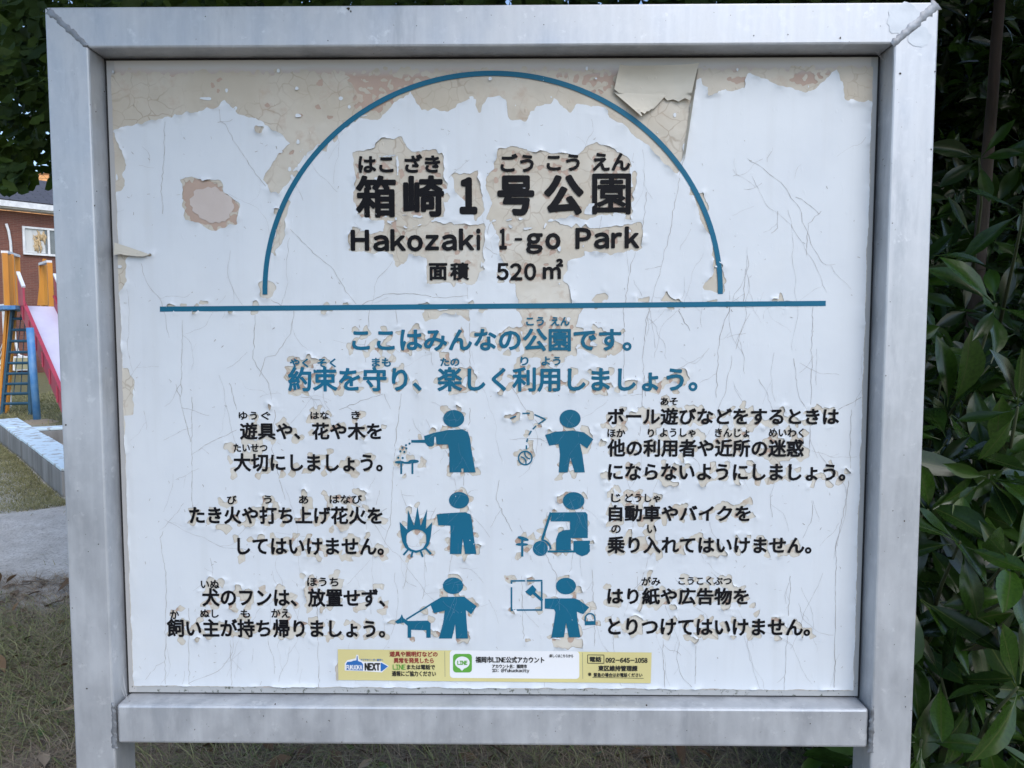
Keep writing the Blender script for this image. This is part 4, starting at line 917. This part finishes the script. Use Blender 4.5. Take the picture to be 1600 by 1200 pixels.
def window(s0, s1, z0, z1, curtains=True):
    wnd = MB(); wnd.box(wp((s0 + s1) / 2, (z0 + z1) / 2, 0.12), (s1 - s0 - 0.02, 0.02, z1 - z0 - 0.02), Matrix((wd_, wn, Vector((0, 0, 1)))).transposed()); g = wnd.build('window', GLASS, house)
    R = Matrix((wd_, wn, Vector((0, 0, 1)))).transposed()
    f = MB(); t = 0.07
    for c, sz in (((s0, (z0 + z1) / 2), (t, 0.1, z1 - z0 + t)), ((s1, (z0 + z1) / 2), (t, 0.1, z1 - z0 + t)), (((s0 + s1) / 2, (z0 + z1) / 2), (t, 0.09, z1 - z0 - t)), (((s0 + s1) / 2, z0), (s1 - s0 - t, 0.1, t)), (((s0 + s1) / 2, z1), (s1 - s0 - t, 0.1, t))):
        f.box(wp(c[0], c[1], 0.15), sz, R)
    f.build('frame', WHT, g)
    if curtains:
        k = MB(); k.box(wp(s0 + (s1 - s0) * 0.22, (z0 + z1) / 2, 0.134), ((s1 - s0) * 0.42, 0.008, z1 - z0 - 0.1), R); k.build('curtain', CURT, g)
        k = MB(); r = random.Random(4)
        for j in range(26):
            a_ = s0 + (s1 - s0) * (0.21 + 0.23 * r.random()); zc = z0 + (z1 - z0) * (0.2 + 0.6 * r.random()); ln_ = (z1 - z0) * (0.08 + 0.14 * r.random())
            k.tube([wp(a_, zc - ln_, 0.15), wp(a_ + r.uniform(-0.05, 0.05), zc, 0.165), wp(a_ + r.uniform(-0.08, 0.08), min(zc + ln_, z1 - 0.06), 0.15)], [0.01, 0.045, 0.01], 6)
        k.build('gold_drape', GOLD, g, smooth=True)
s0, z1 = wall_hit(36, 355, 0.12); _, z0 = wall_hit(36, 396, 0.12); s1, _ = wall_hit(112, 360, 0.12)
window(s0, s1, z0, z1)
window(s0 + 4.5, s1 + 4.5, z0, z1, False); window(s0 + 4.5, s1 + 4.5, z0 - 2.8, z1 - 2.8, False)
sp_, zp_ = wall_hit(14, 350, 0.16)
mb = MB(); mb.tube([wp(sp_ - 0.08, zp_, 0.16), wp(sp_ - 0.02, zp_ - 0.25, 0.16), wp(sp_ + 0.02, zp_ - 0.6, 0.16), wp(sp_ + 0.04, zp_ - 1.6, 0.16), wp(sp_ + 0.04, 2.4, 0.16)], 0.045, 8); mb.build('drainpipe', WHT, house, smooth=True)
sq, _ = wall_hit(22, 520, 0.16)
mb = MB(); mb.tube([wp(sq, 2.4, 0.16), wp(sq + 0.02, 1.2, 0.16), wp(sq + 0.1, 0.65, 0.16), wp(sq + 0.3, 0.55, 0.3)], 0.05, 8); mb.build('drainpipe', WHT, house, smooth=True)
sb, _ = wall_hit(36, 565, 0.6)
u_ = thing('outdoor_unit', 'small white outdoor unit on feet against the brick house', 'outdoor unit', tuple(wp(sb, 0, 0.5)))
Rw = Matrix((wd_, wn, Vector((0, 0, 1)))).transposed()
mb = MB(); mb.box(wp(sb, 0.36, 0.5), (0.62, 0.32, 0.5), Rw); mb.build('casing', WHT, u_, 0.02)
mb = MB(); mb.box(wp(sb - 0.06, 0.36, 0.668), (0.4, 0.012, 0.4), Rw); mb.build('grille', GREY, u_)
for k in (-0.22, 0.22): mb = MB(); mb.box(wp(sb + k, 0.05, 0.5), (0.06, 0.3, 0.116), Rw); mb.build('foot', GREY, u_)
fl_ = thing('low_wall', 'low grey concrete wall on the lawn before the brick house', 'wall', tuple(wp(4, 0, 2)))
mb = MB(); mb.beam(wp(sb + 0.7, 0.17, 2.0), wp(12, 0.17, 2.0), 0.15, 0.44); mb.build('footing', CONC, fl_)
mb = MB(); mb.beam(wp(sb + 0.7, 0.42, 2.0), wp(12, 0.42, 2.0), 0.2, 0.06); mb.build('coping', CONC, fl_)
# the orange roof further off
h2 = thing('tiled_house', 'pale house with orange tiled roof rising behind the grey roof', 'house', (-31, 42, 0))
zr = at(30, 262, 42).z
quad_uv('roof', [(-44, 41.0, zr - 3.5), (-14, 41.0, zr - 3.5), (-16, 44, zr), (-42, 44, zr)], OROOF, h2, 30, 4)
quad_uv('wall', [(-43, 42, -0.3), (-15, 42, -0.3), (-15, 42, zr - 3.2), (-43, 42, zr - 3.2)], M('cream_render', (0.6, 0.56, 0.48), 0.9), h2, 1, 1)
mb = MB(); mb.beam((-42, 44, zr + 0.05), (-16, 44, zr + 0.05), 0.3, 0.16); mb.build('ridge', OROOF, h2)

# ------------------------------------------------------------------ leaves
def leaf_mesh(kindn, seed):
    r = random.Random(seed)
    if kindn == 'broad':                            # long glossy evergreen leaf, unit length along +X, face up +Z
        rows = [(0.0, 0.010), (0.13, 0.014), (0.24, 0.06), (0.40, 0.125), (0.57, 0.163), (0.72, 0.155), (0.85, 0.10), (0.94, 0.04), (1.0, 0.0)]
        V = []; Fc = []; cur = r.uniform(-0.12, 0.38); fold = r.uniform(0.10, 0.35); tw = r.uniform(-0.7, 0.7); sway = r.uniform(-0.06, 0.06); ww = r.uniform(0.85, 1.12)
        for i, (t, hw_) in enumerate(rows):
            z = -cur * t * t; sy = sway * t * t; hw_ *= ww; wav = r.uniform(-0.012, 0.012)
            for k in (-1, -0.5, 0, 0.5, 1):
                V.append((t, sy + k * hw_ * math.cos(tw * t), z + abs(k) ** 1.3 * hw_ * fold + k * hw_ * math.sin(tw * t) + (wav if abs(k) == 1 else 0)))
        for i in range(len(rows) - 1):
            for k in range(4): a = i * 5 + k; Fc.append((a, a + 5, a + 6, a + 1))
        return V, Fc
    V = [(0, 0, 0), (0.45, 0, 0.005)]; Fc = []      # ginkgo fan with a cleft, on its stalk
    n = 9
    for k in range(n):
        a = rad(-62 + 124 * k / (n - 1)); rr = 0.62 * (1 + r.uniform(-0.05, 0.05)) * (0.80 if k == n // 2 else 1.0) * (1 - 0.10 * abs(k - n // 2) / (n // 2))
        V.append((0.42 + rr * math.cos(a), rr * math.sin(a) * 1.05, r.uniform(-0.05, 0.05) + 0.07 * abs(k - n // 2) / 4))
    for k in range(n - 1): Fc.append((1, 2 + k, 3 + k))
    V += [(0, 0.012, 0), (0.45, 0.012, 0.005)]; Fc.append((0, 1, len(V) - 1, len(V) - 2)); return V, Fc
EV = leaf_mat('evergreen_leaf', (0.010, 0.024, 0.006), (0.032, 0.075, 0.009), 0.22, 0.05, rib=(0.04, 0.06, 0.015), spec=0.34)
GK = leaf_mat('ginkgo_leaf', (0.020, 0.042, 0.009), (0.05, 0.09, 0.014), 0.6, 0.22, spec=0.15)
BARK = M('bark', (0.13, 0.10, 0.08), 0.9, other=(0.06, 0.048, 0.038), stretch=(1, 1, 0.2), scale=25, bs=0.6, bscale=40, bdist=0.01)
TWIG = M('green_twig', (0.06, 0.075, 0.03), 0.7)
def variants(kindn, n):
    out = []
    for s_ in range(n): out.append(leaf_mesh(kindn, s_))
    return out
def leaf_frame(d, up):
    d = d.normalized(); sd_ = up.cross(d)
    if sd_.length < 1e-3: sd_ = Vector((1, 0, 0)).cross(d)
    sd_.normalize(); return Matrix((d, sd_, d.cross(sd_))).transposed()
def put_leaves(leaves, kindn, mat, parent, nsingle, score, stuffname):
    """leaves: list of (pos, R, size); the ones that show largest become leaves of their own"""
    var = variants(kindn, 7); mes = []
    for V, Fc in var:
        me = bpy.data.meshes.new('leaf'); me.from_pydata(V, [], Fc); me.update(); me.materials.append(mat); me.polygons.foreach_set('use_smooth', [True] * len(Fc)); mes.append(me)
    order = sorted(range(len(leaves)), key=lambda i: -score(leaves[i]))
    inv = Matrix.Translation(-Vector(parent.location))
    for i in order[:nsingle]:
        p, R, s_ = leaves[i]; o = bpy.data.objects.new('leaf', mes[i % 7]); C.objects.link(o); o.parent = parent; o.matrix_parent_inverse = inv
        o.matrix_basis = Matrix.Translation(p) @ (R.to_4x4()) @ Matrix.Scale(s_, 4)
    rest = order[nsingle:]; Vs = []; F3 = []; F4 = []; off = 0
    for k, (V, Fc) in enumerate(var):
        ids = [i for i in rest if i % 7 == k]
        if not ids: continue
        base = np.array(V); Rs = np.array([np.array(leaves[i][1]) * leaves[i][2] for i in ids]); Ps = np.array([leaves[i][0] for i in ids])
        W = np.einsum('nij,vj->nvi', Rs, base) + Ps[:, None]; Vs.append(W.reshape(-1, 3)); n = len(base)
        for want, lst in ((3, F3), (4, F4)):
            fc = np.array([f for f in Fc if len(f) == want])
            if len(fc): lst.append((fc[None] + (off + np.arange(len(ids)) * n)[:, None, None]).reshape(-1, want))
        off += len(ids) * n
    if Vs:
        me = fast_mesh(stuffname, np.concatenate(Vs), [np.concatenate(x) for x in (F3, F4) if x]); kind(link(stuffname, me, mat, parent, smooth=True), 'stuff')
RI = ROT.inverted()
def to_px(p):
    v = RI @ (Vector(p) - CAM)
    if v.y <= 0.05: return None
    return 800 + FPX * v.x / v.y, 600 - FPX * v.z / v.y, v.y
def seen_score(l):
    q = to_px(l[0] + l[1] @ Vector((0.5, 0, 0)) * l[2])
    if q is None: return -1
    x, y, d = q; s_ = l[2] / d
    if not (-20 < x < 1620 and -20 < y < 1220): return s_ * 0.001
    if 80 < x < 1425 and y > 14: return s_ * 0.002
    return s_
rv = lambda r: Vector((r.gauss(0, 1), r.gauss(0, 1), r.gauss(0, 1)))

# ---- the evergreen on the right
ev = thing('evergreen_tree', 'dark glossy broadleaf evergreen growing close beside the right post', 'tree', (1.45, 1.25, 0))
r = random.Random(11); leaves = []
def whorl(c, axis, n, size, spread, droop=0.0):
    axis = axis.normalized(); e = axis.cross(Vector((0.2, 0.9, 0.4))).normalized(); g = axis.cross(e); ph = r.random() * 6.28
    for k in range(n):
        a = ph + k * 2.39996 + r.gauss(0, 0.3); t = spread * r.uniform(0.45, 1.35)
        d = axis * math.cos(t) + (e * math.cos(a) + g * math.sin(a)) * math.sin(t); d.z -= droop * r.uniform(0.4, 1.4)
        d.normalize(); up = axis * 0.7 + Vector((0, -0.3, 0.5)) + rv(r) * 0.45
        leaves.append((c + d * 0.012, leaf_frame(d, up), size * r.uniform(0.65, 1.2)))
twigs = MB()
DK_BARK = M('dark_bark', (0.065, 0.05, 0.04), 0.9, other=(0.035, 0.028, 0.022), stretch=(1, 1, 0.2), scale=25, bs=0.6, bscale=40, bdist=0.01)
HAND = [(1556, 478, 0.55, 7, 0.11), (1545, 575, 0.7, 5, 0.11), (1590, 640, 0.45, 6, 0.12), (1545, 745, 0.50, 9, 0.13), (1500, 850, 0.42, 6, 0.12), (1577, 876, 0.36, 8, 0.125), (1450, 800, 0.50, 6, 0.12), (1590, 1078, 0.28, 8, 0.13), (1430, 930, 0.45, 7, 0.12), (1520, 960, 0.50, 7, 0.12),
        (1470, 1060, 0.42, 6, 0.13), (1440, 1160, 0.36, 7, 0.13), (1540, 1150, 0.45, 7, 0.12), (1480, 690, 0.60, 6, 0.12), (1600, 930, 0.40, 6, 0.12), (1450, 400, 0.75, 6, 0.12), (1600, 330, 0.85, 6, 0.12), (1530, 250, 1.05, 6, 0.12), (1470, 600, 0.8, 6, 0.11), (1360, 1190, 0.5, 6, 0.11)]
for px, py, Y, n, sz in HAND:
    c = at(px, py, Y - 0.06); ax = Vector((r.uniform(-0.5, 0.3), -0.65, r.uniform(0.2, 0.7)))
    whorl(c, ax, n, sz * 1.22, 1.25, 0.30)
    twigs.tube([c + Vector((0, 0, 0.005)), c - ax.normalized() * 0.12 + Vector((0.02, 0.02, -0.05)), c - ax.normalized() * 0.2 + Vector((0.06, 0.12, -0.25))], [0.0025, 0.004, 0.006], 6)
for k in range(6400):
    y = 0.30 + 3.6 * r.random() ** 1.1; z = r.uniform(0.02, 3.0) if k < 4200 else r.uniform(3.0, 4.2)
    x = (r.uniform(0.48, 0.95) * (y + 1.06)) if k % 3 else r.uniform(0.72, 4.0)
    if x < 0.72: continue
    if y < 0.45 + 1.5 * min(1.1, max(0, z - 1.0)) + max(0, 0.95 - x) * 0.3: continue
    if x < 0.80 and y < 0.4: continue
    c = Vector((x, y, z)); whorl(c, Vector((r.uniform(-0.6, 0.5), -0.7, r.uniform(0.1, 0.9))), r.randint(5, 8), r.uniform(0.10, 0.165), 1.2, 0.25)
for k in range(2000):                               # crown over the sign's right end; unseen front part added to shade the leaves
    x = r.uniform(0.5, 4.0); y = r.uniform(-0.3, 3.2); z = r.uniform(2.2, 4.4)
    if z < 2.2 + 0.35 * max(0, 0.4 - y) + max(0, 1.2 - x) * 0.7: continue
    c = Vector((x, y, z)); whorl(c, Vector((r.uniform(-0.5, 0.5), -0.4, r.uniform(-0.2, 0.9))), r.randint(5, 8), r.uniform(0.10, 0.14), 1.2, 0.25)
for k in range(1500):                               # the depth of the crown behind
    y = r.uniform(2.0, 4.2); x = r.uniform(0.48, 0.95) * (y + 1.06); z = r.uniform(1.5, 3.4)
    whorl(Vector((x, y, z)), Vector((r.uniform(-0.6, 0.5), -0.7, r.uniform(0.1, 0.9))), r.randint(5, 8), r.uniform(0.12, 0.18), 1.2, 0.25)
for k in range(260):  # extra low overhang, added to shade the upper leaves
    x = r.uniform(1.0, 2.8); y = r.uniform(-0.4, 0.8); z = r.uniform(2.0, 2.6)
    if z < 2.0 + max(0, 1.2 - x) * 0.8: continue
    whorl(Vector((x, y, z)), Vector((r.uniform(-0.5, 0.5), -0.4, r.uniform(-0.2, 0.9))), r.randint(5, 8), r.uniform(0.11, 0.15), 1.2, 0.25)
leaves = [l for l in leaves if not ((l[0].x - l[2] < W2 + 0.01) and (l[0].y - l[2] < 0.08) and l[0].z < ZT + 0.1)]
put_leaves(leaves, 'broad', EV, ev, 300, seen_score, 'foliage')
kind(twigs.build('twig', TWIG, ev, smooth=True), 'stuff')
tp = at(1556, 60, 1.25)
mb = MB(); mb.tube([(tp.x - 0.05, 1.3, -0.05), (tp.x - 0.03, 1.28, 0.9), at(1551, 150, 1.25), at(1557, 60, 1.25), at(1563, -10, 1.25), (tp.x + 0.03, 1.3, 3.2)], [0.030, 0.026, 0.0165, 0.0165, 0.0155, 0.01], 10); mb.build('trunk', DK_BARK, ev, smooth=True)

# ---- the ginkgo on the left
gk = thing('ginkgo_tree', 'ginkgo tree with hanging fan shaped leaves above and behind the sign', 'tree', (-1.9, 4.2, 0))
r = random.Random(5); leaves = []; br = MB()
def spray(c, n, rr, size):
    for k in range(n):
        p = c + rv(r) * rr; d = Vector((r.gauss(0, 0.6), r.gauss(-0.25, 0.6), r.gauss(-0.75, 0.4))); leaves.append((p, leaf_frame(d, Vector((r.gauss(0, .5), -1.3, 0.15 + r.gauss(0, .5)))), size * r.uniform(0.7, 1.2)))
for k in range(3600):
    x = r.uniform(-3.0, 1.6); y = r.uniform(1.0, 2.9); z = r.uniform(1.85, 3.7)
    if x < -1.55 - 0.42 * y: continue
    low = 1.86 + 0.24 * (y - 1.1) + 0.10 * vnoise(np.array([x * 3 + 60]), np.array([y * 3 + 60]), 9)[0] * 3 + max(0, x + 1.0) * 0.12
    if z < low: continue
    if r.random() > 1.15 - 0.18 * (z - low): continue
    spray(Vector((x, y, z)), r.randint(9, 14), 0.075, 0.062)
for k in range(420):                                # sprays added above the view to shade the panel's top left
    x = r.uniform(-1.3, 0.2); y = r.uniform(-0.75, 1.0); z = r.uniform(2.05, 2.6)
    if z < 2.05 + 0.3 * max(0, x + 0.5): continue
    spray(Vector((x, y, z)), r.randint(8, 12), 0.08, 0.062)
for px, py, Y, n, sz in ((30, 262, 1.35, 16, 0.068), (22, 235, 1.4, 18, 0.068), (55, 225, 1.45, 18, 0.066), (10, 200, 1.4, 16, 0.066), (48, 180, 1.5, 18, 0.066), (20, 150, 1.5, 16, 0.066), (60, 120, 1.6, 18, 0.066), (15, 90, 1.6, 18, 0.066), (45, 60, 1.7, 18, 0.066), (20, 25, 1.7, 18, 0.066), (60, 20, 1.7, 16, 0.066), (0, 250, 1.4, 12, 0.066), (70, 205, 1.5, 16, 0.066), (66, 165, 1.6, 16, 0.066), (68, 235, 1.5, 12, 0.066), (5, 170, 1.6, 16, 0.066), (34, 205, 1.7, 20, 0.066), (34, 120, 1.8, 20, 0.066), (66, 70, 1.8, 20, 0.066), (5, 125, 1.8, 18, 0.066), (5, 40, 1.8, 18, 0.066), (50, 245, 1.6, 16, 0.066), (20, 275, 1.4, 8, 0.066)):
    c = at(px, py, Y); spray(c, n, 0.030, sz)
put_leaves(leaves, 'fan', GK, gk, 300, seen_score, 'foliage')
mb = MB(); mb.tube([(-1.9, 4.2, -0.1), (-1.88, 4.2, 1.2), (-1.8, 4.2, 2.6), (-1.7, 4.1, 4.2), (-1.6, 4.0, 5.6)], [0.2, 0.16, 0.14, 0.10, 0.03], 14); mb.build('trunk', BARK, gk, smooth=True)
for k in range(26):
    a_ = r.uniform(0, 6.28); z = r.uniform(2.3, 4.6); L_ = r.uniform(1.2, 2.6); p = Vector((-1.8, 4.15, z)); e = p + Vector((math.cos(a_) * L_, math.sin(a_) * L_ * 0.9 - 0.5, r.uniform(-0.2, 0.9)))
    mb = MB(); mb.tube([p, p.lerp(e, 0.5) + Vector((0, 0, 0.15)), e], [0.04, 0.022, 0.006], 7); mb.build('limb', BARK, gk, smooth=True)

# ---- small bush beyond the slide
bu = thing('garden_bush', 'small green bush at the foot of the brick house', 'bush', tuple(wp(sb + 1.2, 0, 1.0)))
r = random.Random(8); leaves = []
for k in range(420):
    p = wp(sb + 1.2, 1.6, 1.0) + Vector((r.gauss(0, 0.28), r.gauss(0, 0.28), r.gauss(0, 0.75))); leaves.append((p, leaf_frame(rv(r), rv(r)), r.uniform(0.10, 0.2)))
put_leaves(leaves, 'broad', leaf_mat('bush_leaf', (0.04, 0.085, 0.02), (0.07, 0.12, 0.03), 0.5, 0.15), bu, 0, seen_score, 'foliage')
mb = MB(); mb.tube([wp(sb + 1.2, -0.1, 1.0), wp(sb + 1.25, 1.2, 1.0), wp(sb + 1.15, 2.4, 1.0)], [0.05, 0.04, 0.015], 8); mb.build('stem', BARK, bu)

# ------------------------------------------------------------------ grass and litter on the ground
def blades(name, n, place, hgt, wid, mat, seed, curl=0.6, lean=0.5):
    r = np.random.default_rng(seed); P = place(r, n); n = len(P)
    g0 = (vnoise(P[:, 0] * 0.9 + 50, P[:, 1] * 0.9 + 50, 3) * 0.05 + vnoise(P[:, 0] * 3.1 + 50, P[:, 1] * 3.1 + 50, 4) * 0.03 - 0.05)
    base = np.stack([P[:, 0], P[:, 1], g0 - 0.004], 1); az = r.random(n) * 6.283; d = np.stack([np.cos(az), np.sin(az), np.zeros(n)], 1); sdv = np.stack([-np.sin(az), np.cos(az), np.zeros(n)], 1)
    H = hgt * (0.5 + r.random(n)); Wd = wid * (0.6 + 0.8 * r.random(n)); le = lean * (0.3 + r.random(n)); cu = curl * r.random(n); sw = (r.random(n) - 0.5) * 0.8
    Vl = []
    for k, (t, tw_) in enumerate(((0, 1), (0.35, 0.9), (0.7, 0.65), (1.0, 0.08))):
        c = base + d * (H * (le * t + cu * t * t))[:, None] + sdv * (H * sw * t * t)[:, None] + np.array([0, 0, 1]) * (H * np.maximum(t - 0.55 * cu * t * t * t - 0.3 * le * t * t, 0.03 * t))[:, None]
        for s_ in (-1, 1): Vl.append(c + sdv * (s_ * Wd * tw_ / 2)[:, None] + d * (s_ * Wd * 0.3 * tw_)[:, None])
    V = np.stack(Vl, 1).reshape(-1, 3); o_ = (np.arange(n) * 8)[:, None]
    F = np.concatenate([o_ + np.array([[0, 1, 3, 2]]), o_ + np.array([[2, 3, 5, 4]]), o_ + np.array([[4, 5, 7, 6]])])
    return link(name, fast_mesh(name, V, F), mat, smooth=True)
GR = leaf_mat('dull_grass', (0.14, 0.165, 0.065), (0.31, 0.30, 0.16), 0.8, 0.1, spec=0.2); DRY = leaf_mat('dry_grass', (0.36, 0.295, 0.21), (0.22, 0.17, 0.12), 0.9, 0.0, spec=0.2)
LAWN = leaf_mat('lawn_grass', (0.19, 0.19, 0.08), (0.36, 0.32, 0.18), 0.8, 0.1, spec=0.2)
def near_zone(r, n):
    x = r.uniform(-3.2, 1.3, n); y = r.uniform(-0.1, 2.3, n); dn = vnoise(x * 2.2 + 20, y * 2.2 + 20, 14); k = (r.random(n) < np.clip((dn - 0.22) * 2.6, 0.05, 1) * np.clip((2.35 + dn * 0.5 - y) * 2.5, 0, 1)) & ((x < -0.35) | (r.random(n) < 0.45)) & ((y > 0.12) | (x < -0.75))
    return np.stack([x[k], y[k]], 1)
def near_all(r, n):
    x = r.uniform(-3.2, 1.8, n); y = r.uniform(-0.1, 2.6, n); k = (y > 0.12) | (x < -0.75); return np.stack([x[k], y[k]], 1)
def mid_zone(r, n):
    u = r.random(n); p = np.array([a[0], a[1]]) + np.array([d1.x, d1.y]) * (u * 4.4 - 0.4)[:, None] - np.array([nrm.x, nrm.y]) * (np.abs(r.normal(0, 0.24, n)) + 0.02)[:, None]
    x = r.uniform(-7, -1.5, n // 2); y = r.uniform(2.2, 6.5, n // 2); dn = vnoise(x * 1.5 + 20, y * 1.5 + 20, 15); k = r.random(n // 2) < np.clip((dn - 0.78) * 2.0, 0, 1)
    return np.concatenate([p, np.stack([x[k], y[k]], 1)])
def far_zone(r, n):
    x = r.uniform(-14, -1, n); y = r.uniform(7.4, 15.0, n); dn = vnoise(x * 1.2 + 20, y * 1.2 + 20, 16)
    w_ = (np.stack([x, y], 1) - np.array([a[0], a[1]])); s1_ = w_ @ np.array([d1.x, d1.y]); t1_ = w_ @ np.array([nrm.x, nrm.y])
    k = (r.random(n) < np.clip((dn - 0.2) * 3, 0.1, 1)) & ~((t1_ > -0.05) & (y < far0.y + 0.35 + (x - far0.x) * d2.y / d2.x)); return np.stack([x[k], y[k]], 1)
tag2 = lambda o, l, c: (kind(o, 'stuff'), tag(o, l, c))
tag2(blades('grass', 60000, near_zone, 0.07, 0.0023, GR, 1, 1.0, 0.9), 'dull green matted grass on the ground round the sign', 'grass')
tag2(blades('dry_grass', 60000, near_all, 0.06, 0.0019, DRY, 2, 1.6, 1.6), 'dry brown grass stalks lying under and beside the sign', 'dry grass')
tag2(blades('verge_grass', 20000, mid_zone, 0.040, 0.0026, LAWN, 3, 0.9, 0.8), 'yellowish grass growing along the sandbox kerb', 'grass')
tag2(blades('lawn', 60000, far_zone, 0.075, 0.007, LAWN, 4, 0.7, 0.7), 'patchy yellow green lawn round the slide', 'lawn')
# litter: dead leaves, weeds, twigs
def scatter(name, kindn, n, place, size, mat, seed, flat, label, cat, zoff=0.012):
    r = random.Random(seed); rg = np.random.default_rng(seed); P = place(rg, n); ls = []
    for x, y in P:
        d = Vector((r.gauss(0, 1), r.gauss(0, 1), r.gauss(0.1, 0.3) * flat)); ls.append((Vector((x, y, gh(x, y) + zoff * r.random())), leaf_frame(d, Vector((r.gauss(0, .35), r.gauss(0, .35), 1))), size * r.uniform(0.5, 1.3)))
    return ls
DEAD = leaf_mat('dead_leaf', (0.16, 0.105, 0.06), (0.07, 0.045, 0.03), 0.8, 0, spec=0.3); WEED = leaf_mat('weed_leaf', (0.05, 0.11, 0.03), (0.12, 0.17, 0.03), 0.6, 0.15)
def stuff_leaves(name, kindn, ls, mat, label, cat):
    e = bpy.data.objects.new('tmp', None); C.objects.link(e); put_leaves(ls, kindn, mat, e, 0, lambda l: 0, name)
    o = [c for c in e.children][0]; o.parent = None; o.matrix_parent_inverse = Matrix.Identity(4); bpy.data.objects.remove(e); tag2(o, label, cat)
stuff_leaves('leaf_litter', 'broad', scatter('l', 'broad', 2600, near_all, 0.085, None, 3, 1.0, '', ''), DEAD, 'brown leaf litter scattered on the soil beneath the sign', 'leaf litter')
stuff_leaves('weeds', 'fan', scatter('w', 'fan', 620, near_zone, 0.032, None, 4, 2.0, '', '', 0.04), WEED, 'small round leaved green weeds among the dry grass', 'weeds')
PALED = leaf_mat('pale_dead_leaf', (0.34, 0.265, 0.185), (0.25, 0.19, 0.13), 0.8, 0, spec=0.3)
var = leaf_mesh('broad', 3)
for px, py, s_, az, lab in ((92, 1100, 0.12, 0.5, 'long pale dead leaf on the grass beside the left post'), (70, 1195, 0.09, 2.2, 'curled tan dead leaf among weeds below the pale leaf'), (555, 1192, 0.07, 1.0, 'rusty brown dead leaf on the soil under the bottom rail'), (1300, 1195, 0.06, 0.2, 'tan dead leaf on dark soil near the right post foot')):
    p = ground_at(px, py, 0.03); me = bpy.data.meshes.new('fallen_leaf'); me.from_pydata(*[var[0], [], var[1]]); me.update()
    o = link('fallen_leaf', me, PALED, smooth=True); o.matrix_basis = Matrix.Translation((p.x, p.y, gh(p.x, p.y) + 0.035)) @ Matrix.Rotation(az, 4, 'Z') @ Matrix.Rotation(0.3, 4, 'X') @ Matrix.Scale(s_, 4)
    tag(o, lab, 'leaf', 'single fallen leaves by the sign')
TW = MB(); r = random.Random(21)
for k in range(500):
    x = r.uniform(-3, 1.8); y = r.uniform(0.0, 2.6)
    if y < 0.12 and x > -0.75: continue
    a_ = r.random() * 6.28; L_ = r.uniform(0.05, 0.2); z = gh(x, y) + 0.006; p = Vector((x, y, z)); e = p + Vector((math.cos(a_) * L_, math.sin(a_) * L_, r.uniform(0, 0.03)))
    TW.tube([p, p.lerp(e, 0.5) + Vector((r.gauss(0, .01), r.gauss(0, .01), 0.01)), e], [0.002, 0.0017, 0.001], 4, False)
tag2(TW.build('twigs', M('twig_bark', (0.17, 0.13, 0.095), 0.9, other=(0.08, 0.06, 0.045)), smooth=True), 'thin brown twigs strewn over the ground round the sign', 'twigs')
